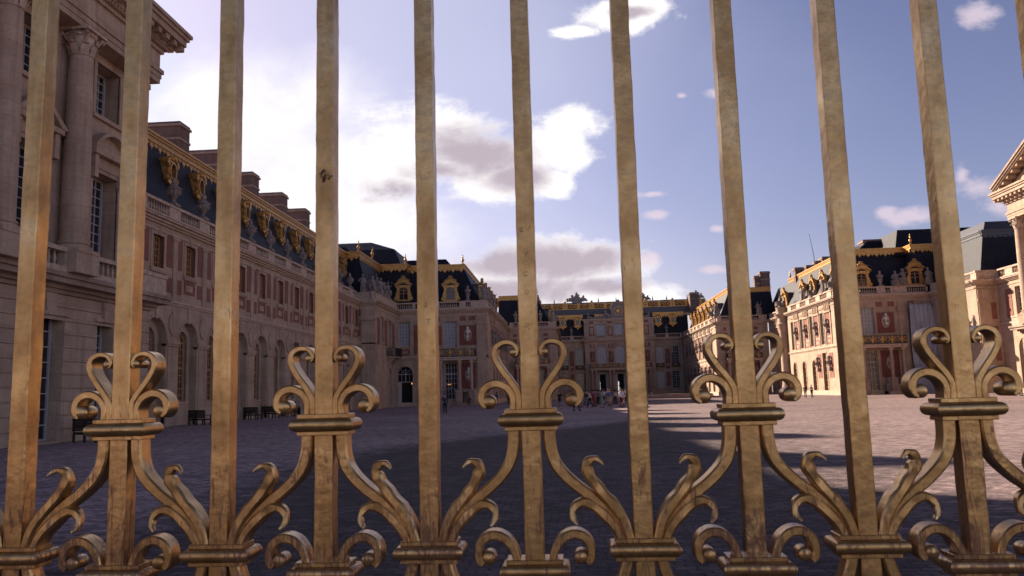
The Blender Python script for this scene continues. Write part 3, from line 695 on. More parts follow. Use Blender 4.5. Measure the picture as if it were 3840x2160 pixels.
# arched doorway: fanlight over an open dark door
m2 = MB(); o = Op(-25.5, -23.05, 4.1, 6.0, True); 
dw = window(inL, fc, Op(-25.5, -23.05, 3.6, 6.0, True), 4, 1, .8, 'frame_white', 'dark', .06)
dk = MB(); dk.box(fc, -24.9, -23.3, .1, 3.55, -1.0, -.86); dk.build('doorway', M['dark'], inL)
dl = MB(); dl.box(fc, -25.5, -24.9, .12, 3.55, -.86, -.75); dl.box(fc, -23.3, -23.05, .12, 3.55, -.86, -.75); dl.build('door', M['frame_white'], inL)
for u, z in ((-25.35, 3.35), (-23.2, 3.38)):
    lm = MB(); lm.lathe(fc(u, z, .0), [(.03, -.12), (.07, -.05), (.08, .06), (.03, .13)], 8); lm.build('lantern', M['lamp'], inL)
lm = MB(); lm.ball(fc(-17.75, 3.1, -.2), .07); lm.ball(fc(-17.5, 3.1, -.2), .07); lm.build('chandelier', M['lamp'], inL)
niche_panel(inL, fc, -15.95, -13.4, 8.85, 11.75, 10.9, .85); niche_panel(inL, fc, -15.7, -13.6, 2.4, 6.2, 4.9, .8)
balcony(inL, fc, -20.9, -13.5, (-15.85, -14.1, -18.6, -20.4), gold=5, rail=1.25)
# small iron balcony on the short side
sb = MB(); sb.box(fbk, 110.6, 114.6, 6.95, 7.15, -.05, 1.4)
for u in (111.2, 114.0): sb.prism(lambda a, z, d: fbk(d, z, a), [(0, 5.6), (.35, 6.2), (1.2, 6.95), (0, 6.95)], u - .2, u + .2)
sbo = sb.build('balcony', M['stone2'], inL)
sr = MB()
for z in (7.2, 8.3): sr.box(fbk, 110.6, 114.6, z, z + .07, 1.28, 1.36); sr.box(fbk, 110.6, 110.68, z, z + .07, 0, 1.36)
for i in range(21): sr.box(fbk, 110.6 + i * .2, 110.66 + i * .2, 7.15, 8.35, 1.29, 1.35)
for i in range(7): sr.box(fbk, 110.6, 110.66, 7.15, 8.35, .05 + i * .2, .11 + i * .2)
sr.build('railing', M['iron'], sbo)
ups = [121.2 + 5.4 * i for i in range(7)]
side_front(inL, FX(-11.7, 1), 118, 158.5, ups[1:], [(u, 5.6, True) for u in ups[1:]], [u - 2.7 for u in ups[1:]], busts=True)
balustrade(inL, FX(-11.7, 1), 118.5, 158.1, 14.34, 15.5, [(118.5 + 5.4 * i, 120.6 + 5.4 * i) for i in range(8)], step=.45)
# roofs of the left inner wing
mansard(inL, -42, -26.2, 105.0, 125, 14.6, 20.9, (2, 2.2, 2.2, 0), 22.8, (3, 2.5, 2.5, 0)); gold_band(inL, FY(107.0), -40, -28.3, 21.6, 0, 1); gold_band(inL, FX(-28.3, 1), 107.3, 119.4, 21.6, 0, 0)
mansard(inL, -42, -22.2, 118.7, 150, 14.6, 21.0, (1, 2.2, 1.6, 0), 22.6, (2, 2, 2, 0)); gold_band(inL, FY(120.0), -29.6, -24.3, 21.8, 0, 1); gold_band(inL, FX(-24.3, 1), 120.3, 122.4, 21.8, 0, 0)
mansard(inL, -40, -12.6, 120.0, 157.8, 14.6, 21.0, (1, 3.0, 2.5, 2.6), 22.4, (2, 4, 3, 3)); gold_band(inL, FY(122.4), -24.1, -15.75, 21.8, 0, 1); gold_band(inL, FX(-15.75, 1), 122.8, 155, 21.8)
front_dormer(inL, fc, -24.5, 16.0, -.75); front_dormer(inL, fc, -17.4, 15.85, -1.6, 3.6)
for y in (123.0, 128.4, 133.8, 139.2, 144.6, 150): front_dormer(inL, FX(-11.7, 1), y, 15.85, -1.4)
for p in ((-28.3, 107, 21.6), (-27.7, 112.5, 21.6), (-24.4, 120, 21.8), (-15.8, 122.4, 21.8)): finial(inL, p, .95)
bk = MB(); frustum(bk, (-45, -25.6, 126, 152), 21.0, (-44, -29.4, 135, 145), 27.0, 0); frustum(bk, (-44, -29.4, 135, 145), 26.98, (-42, -34.2, 138, 142), 28.9, 1)
bk.build('upper_roof', [M['slate'], M['lead']], inL)
bk = MB(); frustum(bk, (-27, -17.2, 127, 140), 20.6, (-26, -19.6, 130, 137), 24.0, 0); bk.build('upper_roof', [M['slate']], inL)

# right: mirror, with what the photograph shows there
fc = FY(118.0); fs = FX(52.4, -1); fa = FY(104.9)
mb = MB(); fo = [Op(42.4, 44.35, 8.6, 12.45, False, .4), Op(42.5, 44.4, .6, 6.2, False, .5)]
wall(mb, fc, 39.3, 52.4, 0, 14.4, fo); surround(mb, fc, fo[0], .25, .08)
squares(mb, fc, (45.2, 46.9, 48.0 + 1.6, 41.2), 12.55, 13.25); mb.box(fc, 44.6, 47.3, 11.9, 12.2, -.05, .14); mb.box(fc, 39.45, 40.9, 0, 13.3, -.1, .22)
for x0, x1 in ((47.75, 49.15),):
    mb.box(fc, x0, x1, 0, 13.3, -.1, .22); mb.box(fc, x0 - .15, x1 + .15, 11.9, 12.2, -.1, .36); mb.box(fc, x0 - .22, x1 + .22, 12.2, 12.35, -.1, .44); mb.box(fc, x0 - .1, x1 + .1, 0, 2.2, -.1, .34)
for u in (45.7, 47.5): mb.box(fc, u - .5, u + .5, 0, 2.3, -.05, 1.5)
mb.box(fc, 45, 47.6, 0, 1.4, -.05, 1.1); mb.box(fc, 45, 48.6, 0, .45, -.05, 2.0)
wall(mb, fs, 104.9, 118, 0, 14.4, ()); wall(mb, fa, 52.4, 55.0, 0, 14.4)
for z0, z1 in ((9.3, 11.4), (6.8, 8.4), (4.0, 6.0)): mb.box(fa, 54.1, 54.7, z0, z1, -.02, .05, 1)
mb.box(fa, 52.5, 53.9, 0, 13.2, -.1, .16); mb.box(fa, 52.4, 54.1, 11.6, 11.9, -.1, .28); mb.box(fa, 52.7, 53.7, 9.6, 9.9, -.1, .24)
mb.box(WORLD, 52.85, 66, 0, 15, 105.3, 160); mb.box(WORLD, 40.0, 66, 0, 15, 119, 160.5)
mb.build('wall', [M['stone'], M['brickpink']], inR)
cm = MB(); cornice(cm, fc, 39.3, 52.4, CORN, 1, 0); cornice(cm, fs, 104.9, 118, CORN, 0, 0); cornice(cm, fa, 52.4, 55.4, CORN, 1, 0); cm.box(fc, 39.3, 52.4, 0, .6, -.2, .1); cornice(cm, fc, 47.9, 52.4, [(7.1, 7.2, .1), (7.2, 7.35, .2)]); cm.build('cornice', M['plain'], inR)
balustrade(inR, fc, 39.35, 52.0, 14.34, 15.5, [(39.35, 40.9), (45.1, 46.3), (47.0, 49.3), (52.0, 52.3)], step=.33)
balustrade(inR, fs, 104.6, 117.6, 14.34, 15.5, [(104.6, 106), (110, 111.2), (115.5, 117.6)], step=.36); balustrade(inR, fa, 52.5, 55.4, 14.34, 15.6, [(52.5, 55.4)])
window(inR, fc, fo[0], 4, 7, .33, 'frame_white', 'curtain', .07); window(inR, fc, fo[1], 4, 7, .4, 'frame_white', 'glass', .06, transom=4.6)
niche_panel(inR, fc, 44.75, 47.15, 8.75, 11.7, 10.9, .85); niche_panel(inR, fc, 44.85, 47.4, 2.4, 6.2, 4.9, .8)
balcony(inR, fc, 39.9, 47.95, (45.8, 47.5, 40.4, 42.0), gold=6, rail=1.3)
ups = [125.3, 130.7, 136.1, 141.5]
side_front(inR, FX(39.3, -1), 118, 144.3, ups, [(125.3, 6.4, False), (130.7, 5.5, True), (136.1, 5.5, True), (141.5, 5.5, True)], [122.4, 128.0, 133.4, 138.8], lowbusts=(122.3, 127.9))
side_front(inR, FX(39.6, -1), 144.3, 158.5, [149.5, 154.5], [(149.5, 5.4, True), (154.5, 5.4, True)], [152, 147.0], busts=False)
pr = MB(); pr.lathe((39.1, 146.2, 0), [(1.0, 0), (1.0, 1.6), (.9, 1.8), (.86, 11.4), (.95, 11.6), (1.1, 12.2), (1.2, 12.6), (1.0, 12.8), (1.0, 13.6), (1.5, 14.1), (1.6, 14.34), (1.2, 14.36), (1.2, 15.4), (1.3, 15.6)], 18); pr.build('round_pier', M['stone'], inR, True)
balustrade(inR, FX(39.3, -1), 118.5, 144.2, 14.34, 15.55, [(118.5, 119.6)] + [(120.3 + 2.7 * 2 * i, 122.3 + 2.7 * 2 * i) for i in range(5)], step=.36); balustrade(inR, FX(39.6, -1), 147.6, 158, 14.34, 15.5, [(147.6, 149), (156, 158)], step=.4)
mansard(inR, 40.0, 66, 120.0, 163, 14.6, 21.0, (3.0, 1, 2.5, 0), 22.0, (4, 2, 3, 3)); gold_band(inR, FY(122.4), 43.1, 51.3, 21.8, 1, 0); gold_band(inR, FX(43.1, -1), 122.8, 155, 21.8)
mansard(inR, 49.4, 66, 118.7, 150, 14.6, 21.0, (2.0, 1, 1.6, 0), 22.0, (2, 2, 2, 0)); gold_band(inR, FY(120.0), 51.3, 57, 21.8, 1, 0); gold_band(inR, FX(51.3, -1), 120.3, 122.5, 21.8, 0, 0)
mansard(inR, 53.4, 68, 105.6, 125, 14.6, 20.6, (1.9, 2, 2.0, 0), 22.8, (1.5, 2.5, 2, 0), 'lead'); gold_band(inR, FX(55.3, -1), 107.6, 119.5, 21.3, 0, 0, 'lead', name='lead_cornice'); gold_band(inR, FY(107.6), 55.3, 66, 21.3, 1, 0, 'lead', name='lead_cornice')
bk = MB(); frustum(bk, (49.6, 70, 121.8, 146), 20.5, (51.6, 68, 125, 142), 25.0, 0); frustum(bk, (44.0, 58, 127, 150), 20.5, (49.4, 56, 131, 146), 24.6, 0); bk.build('upper_roof', M['slate'], inR)
front_dormer(inR, fc, 51.0, 15.75, -.75); front_dormer(inR, fc, 43.7, 15.75, -1.6, 3.6)
for y in (121.8, 127.2, 132.6, 138.0, 149.5): front_dormer(inR, FX(39.3, -1), y, 15.85, -1.3)
for p in ((51.3, 120, 21.8), (43.2, 154.6, 21.8), (43.2, 122.5, 21.8)): finial(inR, p, .95)
for a in ((48.6, 51.6, 131, 133, 20, 24.75), (42.6, 44.2, 149, 150.4, 20, 23.2), (45.0, 46.6, 150, 152, 20, 23.7), (47.0, 47.9, 151, 152.4, 20, 24.6), (48.0, 50.0, 150, 152, 20, 25.2), (38.9, 39.9, 165, 166.2, 19, 24.1), (40.1, 42.0, 165, 167, 19, 24.95)): chimney(inR, *a)
for q in ((54.6, 126.0), (55.4, 124.6)):
    lu = MB(); f3 = lambda u, z, d: (q[0] - 4.6 - d, q[1] + 6 + u, z)
    for i in range(8):
        a, b = PI * i / 8, PI * (i + 1) / 8
        lu.prism(f3, [(.8 * math.cos(a), 22.2 + .8 * math.sin(a)), (.8 * math.cos(b), 22.2 + .8 * math.sin(b)), (.5 * math.cos(b), 22.2 + .5 * math.sin(b)), (.5 * math.cos(a), 22.2 + .5 * math.sin(a))], -1.5, .3)
    lu.box(f3, -.8, -.5, 21, 22.2, -1.5, .3); lu.box(f3, .5, .8, 21, 22.2, -1.5, .3); lu.build('roof_window', M['lead'], inR)
rod = MB(); rod.tube([(46.6, 150, 20), (46.5, 150, 25.4), (45.95, 150, 29.6)], [.07, .06, .03], 6); rod.build('lightning_rod', M['iron'], inR)

# flank between the inner right wing and the right pavilion
flank = thing('palace_wing', (60, 92, 0), 'brick and stone wing right behind the columns of the sunlit right pavilion', 'palace wing')
ff = FX(55.0, -1); mb = MB(); fo = [Op(c - .8, c + .8, 9.0, 12.9, False, .4) for c in (90.6, 95.3, 100.0)] + [Op(c - 1.2, c + 1.2, .2, 6.6, True, .5) for c in (90.6, 95.3, 100.0)]
wall(mb, ff, 60, 104.9, 0, 14.4, fo)
for o in fo: surround(mb, ff, o, .24, .08)
for c in (93, 97.7, 102.4): mb.box(ff, c - .7, c + .7, 9.2, 12.8, -.02, .05, 1)
mb.box(WORLD, 55.6, 68, 0, 15, 60, 106); mb.build('wall', [M['stone'], M['brickpink']], flank)
cm = MB(); cornice(cm, ff, 60, 104.9, STRING + CORN); cm.build('cornice', M['plain'], flank)
balustrade(flank, ff, 60, 104.4, 14.36, 15.6, [(87 + 4.7 * i, 88.7 + 4.7 * i) for i in range(4)], step=.36)
for i, o in enumerate(fo): window(flank, ff, o, 2, 6, .33, 'frame_white')
rr = MB(); frustum(rr, (55.8, 70, 60, 99.5), 14.6, (57.6, 68, 62, 99), 20.4, 0); rr.build('roof', M['slate'], flank)
oval_dormer(flank, ff, 91.6, 18.4, -1.9); oval_dormer(flank, ff, 96.3, 18.4, -1.9)

# ------------------------------------------------------------------ second inner wings (front at y = 158.5) and marble court
i2L = thing('palace_wing', (-7, 180, 0), 'small far wing with gilded balcony, between the inner left wing and the clock', 'palace wing')
i2R = thing('palace_wing', (34, 180, 0), 'small far right wing with gilded roof edge, right of the clock front', 'palace wing')
def second(root, xa, xb, s, xside):
    f = FY(158.5); m_ = (xa + xb) / 2; mb = MB(); w = abs(xb - xa)
    fo = [Op(m_ - 2.2, m_ - .6, 8.2, 12.4, False, .35), Op(m_ + .4, m_ + 2.0, .5, 5.9, False, .4)]
    if s < 0: fo = [Op(m_ + .4, m_ + 2.0, 8.2, 12.4, False, .35), Op(m_ - 2.2, m_ - .6, .5, 5.9, False, .4)]
    wall(mb, f, xa, xb, 0, 14.4, fo)
    for o in fo: surround(mb, f, o, .22, .08)
    e0, e1 = ((xb - 1.5, xb - .1) if s > 0 else (xa + .1, xa + 1.5)); mb.box(f, e0, e1, 0, 13.3, -.1, .2); mb.box(f, e0 - .15, e1 + .15, 11.9, 12.3, -.1, .4)
    for u in (m_ - 3.4, m_ - .1, m_ + 2.7): mb.box(f, u - .4, u + .4, 8.3, 12.2, -.02, .05, 1); mb.box(f, u - .4, u + .4, 12.6, 13.2, -.02, .05, 1)
    for u in (m_ - 3.2, m_ - 1.2, m_ + 2.6): mb.box(f, u - .6, u + .6, 2.4, 6.2, -.02, .05, 1); bust(mb, f, u, 4.9, .8, 2)
    mb.box(WORLD, *sorted((xa + (.0 if s > 0 else .7), xb - (.7 if s > 0 else .0))), 0, 15, 159.2, 212)
    mb.build('wall', [M['stone'], M['brickpink'], M['statue']], root)
    cm = MB(); cornice(cm, f, xa, xb, CORN, 0 if s > 0 else 1, 1 if s > 0 else 0); cm.build('cornice', M['plain'], root)
    balustrade(root, f, xa + .4, xb - .05, 14.34, 15.5, [(xa + .4, xa + 1.2), (m_ - 1.5, m_ + .8), (xb - 1.6, xb - .05)], step=.36)
    for o in fo: window(root, f, o, 2, 7, .28, 'frame_white', 'curtain' if o.z0 > 5 else 'glass', .06)
    balcony(root, f, m_ - 3.3, m_ + 3.3, (m_ - 3.0, m_ - .4, m_ + 3.0), 7.0, 1.8, 5)
    lines = [163.2 + 5.1 * i for i in range(8)]
    side_front(root, FX(xside, s), 158.5, 203.0, lines, [(u, 5.5, True) for u in lines], [u + 2.55 for u in lines[:-1]], lowbusts=[u + 2.55 for u in lines[:-1]])
    balustrade(root, FX(xside, s), 159, 202.5, 14.34, 15.5, [(u + 1.6, u + 3.5) for u in lines], step=.5)
    x0, x1 = (xa - 2, xb - .9) if s > 0 else (xa + .9, xb + 2)
    mansard(root, x0, x1, 160, 203, 14.6, 20.7, (0, 2.9, 2.4, 0) if s > 0 else (2.9, 0, 2.4, 0), 21.6, (.2, 2, 2, 0) if s > 0 else (2, .2, 2, 0))
    xe = xb - 3.8 if s > 0 else xa + 3.8
    if s > 0: gold_band(root, FY(162.4), x0, xe, 21.4, 0, 1)
    else: gold_band(root, FY(162.4), xe, x1, 21.4, 1, 0)
    gold_band(root, FX(xe, s), 162.7, 202, 21.4)
    for y in (164, 169.1, 174.2, 179.3, 184.4, 189.5, 194.6): front_dormer(root, FX(xside, s), y, 15.8, -1.3)
    finial(root, (xe, 162.4, 21.4), .95)
second(i2L, -11.7, -2.0, 1, -2.0); second(i2R, 29.2, 39.3, -1, 29.2)
chimney(i2R, 31.5, 33.8, 203, 205.5, 19, 25.6)

clock = thing('clock_building', (13.3, 207, 0), 'far palace front closing the court, with the clock and gilded roof crest', 'palace building')
fm, fp = FY(204.0), FY(203.0); AX = 13.3
mb = MB()
sw = [-.7, 3.1, 23.4, 27.2]; so = [Op(u - .95, u + .95, 7.3, 12.2, False, .35) for u in sw] + [Op(u - .95, u + .95, 1.7, 6.0, False, .35) for u in sw]
wall(mb, fm, -2.0, 4.5, .45, 14.4, so); wall(mb, fm, 22.1, 29.2, .45, 14.4, so)
for o in so: surround(mb, fm, o, .22, .08)
for u in (1.2, 25.3, 5.0 - .3, 21.9): mb.box(fm, u - .55, u + .55, 7.9, 11.6, -.02, .05, 1); mb.box(fm, u - .5, u + .5, 6.6, 7.4, -.02, .05, 1); mb.box(fm, u - .5, u + .5, 2.2, 5.8, -.02, .05, 1)
for u in (1.2, 25.3): bust(mb, fm, u, 10.0, .8, 2)
mid = [AX - 4.5, AX, AX + 4.5]; mo = [Op(u - 1.25, u + 1.25, 8.25, 12.75, True, .4) for u in mid]; ao = [Op(u - 1.15, u + 1.15, 15.5, 18.3, False, .5) for u in mid]; go = [Op(u - 1.7, u + 1.7, .5, 6.2, False, .9) for u in mid]
wall(mb, fp, 4.5, 22.1, .45, 14.4, mo + go); wall(mb, fp, 4.6, 22.0, 14.4, 19.4, ao)
mb.box(WORLD, -3, 31, 0, 14.4, 205.0, 216); mb.box(WORLD, 4.7, 21.9, 0, 19.2, 204.0, 208)
for x in (4.5, 22.1): mb.quad((x, 203, 0), (x, 204.5, 0), (x, 204.5, 14.4), (x, 203, 14.4)); mb.quad((x, 203, 14.4), (x, 208, 14.4), (x, 208, 19.4), (x, 203, 19.4))
for o in mo + ao: surround(mb, fp, o, .22, .08)
for u in (AX - 6.9, AX - 2.25, AX + 2.25, AX + 6.9):
    mb.box(fp, u - .6, u + .6, 8.6, 11.4, -.02, .06, 1); bust(mb, fp, u, 10.3, .85, 2); mb.box(fp, u - .6, u + .6, 12.2, 13.2, -.02, .06, 1); mb.box(fp, u - .28, u + .28, 12.3, 13.3, -.02, .14)
    mb.box(fp, u - .6, u + .6, 15.3, 17.7, -.02, .06, 1); mb.box(fp, u - .38, u + .38, 15.6, 17.4, -.02, .1, 0); mb.box(fp, u - .5, u + .5, 18.4, 19.0, -.02, .06, 1)
for x0, x1 in ((4.5, 5.7), (20.9, 22.1)): mb.box(fp, x0, x1, .45, 13.3, -.1, .2); mb.box(fp, x0, x1, 14.5, 19.0, -.1, .15)
mb.build('wall', [M['stone'], M['brickpink'], M['statue']], clock)
cm = MB(); cornice(cm, fm, -2, 4.5, CORN); cornice(cm, fm, 22.1, 29.2, CORN); cornice(cm, fp, 4.5, 22.1, CORN, 1, 1)
for z0, z1, p in ((19.0, 19.2, .15), (19.2, 19.4, .35), (19.4, 19.6, .5)): cm.box(fp, 4.5 - p, 22.1 + p, z0, z1, -.5, p)
cm.build('cornice', M['plain'], clock)
balustrade(clock, fm, -2, 4.4, 14.34, 15.5, [(.8, 1.8), (3.9, 4.4), (-2, -1.6)], step=.42); balustrade(clock, fm, 22.2, 29.2, 14.34, 15.5, [(22.2, 22.6), (24.9, 25.9), (28.8, 29.2)], step=.42)
for u in mid: balustrade(clock, fp, u - 1.25, u + 1.25, 14.4, 15.5, [], -.1, .2, .36)
for o in so: window(clock, fm, o, 4, 7, .28, 'frame_white', 'curtain' if (o.u0 > 21 and o.u0 < 24) else 'glass', .07)
for i, o in enumerate(mo): window(clock, fp, o, 4, 6, .32, 'frame_white', 'curtain', .07)
for o in ao: window(clock, fp, o, 2, 1, .42, 'frame_white', 'curtain', .06)
for i, u in enumerate(mid):
    dk = MB(); dk.box(fp, u - 1.7, u + 1.7, .45, 6.2, -1.1, -.95); dk.build('doorway', M['dark'], clock)
    dl = MB(); dl.box(fp, u - 1.6, u - .75, .5, 5.6, -.94, -.85); dl.box(fp, u + .75, u + 1.6, .5, 5.6, -.94, -.85); dl.box(fp, u - 1.7, u + 1.7, 5.6, 6.2, -.94, -.85); dl.build('door', M['frame_white'], clock)
for u in (AX - 5.4, AX - .7):
    dl = MB(); dl.box(fp, u - .2, u + .2, 1.4, 2.6, -.93, -.9); dl.box(fp, u - .2, u + .2, 2.75, 3.7, -.93, -.9); dl.build('far_window', M['daywin'], clock)
balcony(clock, fp, 5.7, 20.9, (6.1, 7.0, 10.5, 11.4, 15.2, 16.1, 19.6, 20.5), 7.0, 2.2, 9, 1.15, .5)
for u in sw:
    b = MB(); b.box(fm, u - 1.0, u + 1.0, 7.05, 8.0, .02, .5); bo = b.build('window_railing', M['iron'], clock); g = MB()
    for a, z, s in ((0, 7.5, .28), (-.5, 7.5, .14), (.5, 7.5, .14), (0, 7.85, .14)): g.ball(fm(u + a, z, .52), s, s * .5, s, 6)
    g.build('gilded_ornament', M['gold'], bo)
rm = MB(); frustum(rm, (-3, 31, 204.6, 216), 14.6, (-3, 31, 205.4, 216), 20.2, 0); rm.box(WORLD, -8, 36, 20.9, 22.5, 206.0, 216, 1); rm.box(WORLD, -8, 36, 24.0, 24.35, 206.8, 216, 1); rm.box(WORLD, -8, 36, 22.5, 24.0, 207.4, 216, 1)
rm.build('roof', [M['slate'], M['lead']], clock)
fg = FY(205.4)
for a, b in ((-2.4, 4.4), (7.4, 10.2), (16.4, 19.2), (22.2, 30)):
    gb = MB(); gb.box(fg, a, b, 20.55, 21.0, -.3, .35); gb.box(fg, a, b, 20.2, 20.55, -.3, .2)
    n = int((b - a) / .6)
    for i in range(n): gb.prism(fg, [(a + i * .6, 20.2), (a + i * .6 + .3, 19.7), (a + i * .6 + .6, 20.2)], 0, .15)
    gb.build('gilded_cornice', M['gold'], clock)
# openwork gilded crest along the ridge
cr = MB(); fg = FY(206.4); rng = random.Random(3)
cr.box(fg, -7, 36, 22.55, 22.75, -.15, .1); cr.box(fg, -7, 36, 23.75, 23.95, -.15, .1)
x = -7.0; k = 0
while x < 36:
    for a, z, r in ((0, 23.25, .34), (.55, 23.05, .24), (.55, 23.5, .24), (.28, 23.6, .14), (.3, 22.92, .14), (.85, 23.3, .16)): cr.ball(fg(x + a, z, 0), r * rng.uniform(.85, 1.1), .14, r * rng.uniform(.85, 1.1), 7)
    if k % 6 == 0: cr.prism(fg, [(x - .75, 22.5), (x + .75, 22.5), (x + .6, 23.6), (x + .35, 24.3), (x, 24.7), (x - .35, 24.3), (x - .6, 23.6)], -.2, .22); cr.ball(fg(x, 24.5, .1), .3); cr.ball(fg(x, 23.4, .2), .42, .2, .5)
    if k % 3 == 0 and k % 6: cr.box(fg, x - .3, x + .3, 22.5, 24.2, -.2, .2)
    x += 1.15; k += 1
cr.build('roof_crest', M['gold'], clock)
for x in (-6.4, -2.9, 8.6, 13.2, 22.6, 26.2, 31.5): finial(clock, (x, 207.4, 24.2), .85, 'statue')
for u in (-.85, 2.95, 23.4, 27.1): oval_dormer(clock, fm, u, 18.95, -.35, .9, 1.12, False)
# clock with its carved pediment
ck = MB(); F = fp
def disc(mb, u, z, r, d0, d1, mi, n=28): mb.prism(F, [(u + r * math.cos(2 * PI * i / n), z + r * math.sin(2 * PI * i / n)) for i in range(n)], d0, d1, mi)
ck.prism(F, [(AX - 2.2, 19.6), (AX + 2.2, 19.6), (AX + 1.9, 20.4), (AX + 1.75, 22.3), (AX + 2.1, 22.6), (AX + 1.0, 23.2), (AX + .5, 24.0), (AX, 24.4), (AX - .5, 24.0), (AX - 1.0, 23.2), (AX - 2.1, 22.6), (AX - 1.75, 22.3), (AX - 1.9, 20.4)], -.4, .3, 0)
for s in (-1, 1):
    for a, z, r in ((2.5, 20.2, .6), (3.1, 20.7, .5), (3.2, 21.4, .32), (3.7, 20.1, .5), (4.4, 19.95, .42), (5.2, 19.9, .34), (6.0, 19.85, .3), (7.0, 19.9, .42), (7.6, 20.2, .4), (7.7, 20.8, .28), (1.4, 23.1, .3)): ck.ball(F(AX + s * a, z, .15), r, r * .7, r, 8)
    ck.prism(F, [(AX + s * 2.2, 19.6), (AX + s * 8.0, 19.6), (AX + s * 7.6, 20.0), (AX + s * 4.2, 20.3), (AX + s * 2.4, 21.0)], -.3, .12, 0)
co = ck.build('clock_pediment', M['statue'], clock)
ck = MB(); disc(ck, AX, 21.5, 1.08, .25, .4, 0); disc(ck, AX, 21.5, .92, .36, .42, 1); disc(ck, AX, 21.5, .52, .42, .44, 0)
for i in range(12):
    a = 2 * PI * i / 12; ca, sa = math.cos(a), math.sin(a)
    ck.prism(F, [(AX + .72 * ca - .05 * sa, 21.5 + .72 * sa + .05 * ca), (AX + .88 * ca - .05 * sa, 21.5 + .88 * sa + .05 * ca), (AX + .88 * ca + .05 * sa, 21.5 + .88 * sa - .05 * ca), (AX + .72 * ca + .05 * sa, 21.5 + .72 * sa - .05 * ca)], .42, .45, 0)
for a, L in ((1.9, .55), (1.25, .8)):
    ca, sa = math.cos(a), math.sin(a); ck.prism(F, [(AX - .05 * sa, 21.5 + .05 * ca), (AX + L * ca, 21.5 + L * sa), (AX + .05 * sa, 21.5 - .05 * ca)], .44, .47, 0)
M['dial'] = plain_mat('blue clock dial', (.06, .07, .12), .5, var=.1, bump=0)
ck.build('clock_dial', [M['gold'], M['dial']], co)
# ------------------------------------------------------------------ urns, statues, trophies
def stone_mesh_thing(name, builder, m, label, cat, group):
    mb = MB(); builder(mb); o = bpy.data.objects.new(name, mb.mesh(name, [M[m]], (0, 0, 0), True)); COL.objects.link(o); return tag(o, label, cat, group)
def urn_b(mb):
    mb.box(WORLD, -.38, .38, 0, .16, -.38, .38)
    mb.lathe((0, 0, 0), [(.3, .16), (.34, .24), (.16, .36), (.13, .5), (.24, .62), (.38, .84), (.47, 1.12), (.46, 1.2), (.55, 1.26), (.55, 1.32), (.34, 1.4), (.3, 1.5), (.2, 1.58), (.12, 1.66), (.17, 1.76), (.15, 1.9), (.07, 2.02), (.02, 2.15)], 14)
    for i in range(12):
        a = 2 * PI * i / 12; mb.tube([(.3 * math.cos(a), .3 * math.sin(a), .7), (.44 * math.cos(a), .44 * math.sin(a), .95), (.5 * math.cos(a), .5 * math.sin(a), 1.15)], [.03, .05, .03], 5)
def herm_b(mb):
    mb.box(WORLD, -.35, .35, 0, .2, -.35, .35)
    mb.lathe((0, 0, 0), [(.18, .2), (.22, .5), (.34, 1.0), (.4, 1.12), (.2, 1.18), (.22, 1.25), (.4, 1.34), (.5, 1.52), (.46, 1.68), (.18, 1.82), (.14, 1.92)], 10, 0, 1, .72)
    mb.ball((0, -.02, 2.1), .19, .21, .25)
def figure_b(seed, seated):
    def f(mb):
        r = random.Random(seed); ln = r.uniform(-.12, .12); k = .75 if seated else 1.0
        mb.box(WORLD, -.5, .5, 0, .18, -.4, .4)
        pts = [(.44, .18), (.46, .5), (.4, .95), (.34, 1.25), (.3, 1.45), (.36, 1.75), (.34, 1.95), (.15, 2.06), (.1, 2.14)]
        n = 12; vs = []
        for j, (rad, z) in enumerate(pts):
            for i in range(n):
                a = 2 * PI * i / n; fold = 1 + (.12 * math.sin(5 * a + seed) if z < 1.3 else 0)
                vs.append((rad * fold * math.cos(a) + ln * z, rad * fold * .75 * math.sin(a) - (.45 * math.exp(-((z - .8) / .35) ** 2) * max(0, -math.sin(a)) if seated else 0), z * k))
        fs = [(j * n + i, j * n + (i + 1) % n, (j + 1) * n + (i + 1) % n, (j + 1) * n + i) for j in range(len(pts) - 1) for i in range(n)]; fs.append(tuple(range(n))[::-1])
        fs.append(tuple(range((len(pts) - 1) * n, len(pts) * n)))
        mb.add(vs, fs); x = ln * 2.2; z = 2.3 * k
        mb.ball((x, -.02, z), .16, .18, .21); mb.ball((x, .05, z + .08), .17, .16, .16)
        sh = 1.88 * k
        for s in (-1, 1):
            up = r.random() < .4; e = (x + s * .55, -.2, sh + (.1 if up else -.42)); h = (x + s * (.6 if up else .32), -.42, sh + (.62 if up else -.5))
            mb.tube([(x + s * .3, 0, sh), e, h], [.11, .085, .06], 6); mb.ball(h, .07)
        if seated:
            mb.box(WORLD, -.6, .6, .1, .75, -.1, .5)
            for s in (-1, 1): mb.tube([(s * .2, -.2, .85), (s * .25, -.75, .8), (s * .25, -.8, .2)], [.19, .15, .1], 7)
            mb.ball((.75, .1, .55), .35, .3, .4)
        else: mb.tube([(x + .1, .1, 2.0), (.45, .25, 1.2), (.5, .2, .25)], [.2, .2, .26], 7)
    return f
ORD = ['first', 'second', 'third', 'fourth', 'fifth', 'sixth', 'seventh', 'eighth', 'ninth', 'tenth', 'eleventh']
urn0 = stone_mesh_thing('urn', urn_b, 'statue', 'covered stone urn on the long wing balustrade, first from the column pavilion', 'urn', 'stone urns along the long wing balustrade')
us = [c + 2.33 for c in BAYS if c > 50 and c < 101]
for i, y in enumerate(us):
    o = urn0 if i == 0 else dup(urn0)
    o.location = (-27.8, y, 15.56); o['label'] = 'covered stone urn on the long wing balustrade, %s from the column pavilion' % ORD[i]
herm0 = stone_mesh_thing('statue', herm_b, 'statue', 'slim stone bust right of the right gilded dormer of the inner left wing', 'statue', 'busts on tapering stands along the balustrades'); herm0.location = (-14.6, 118.25, 15.5)
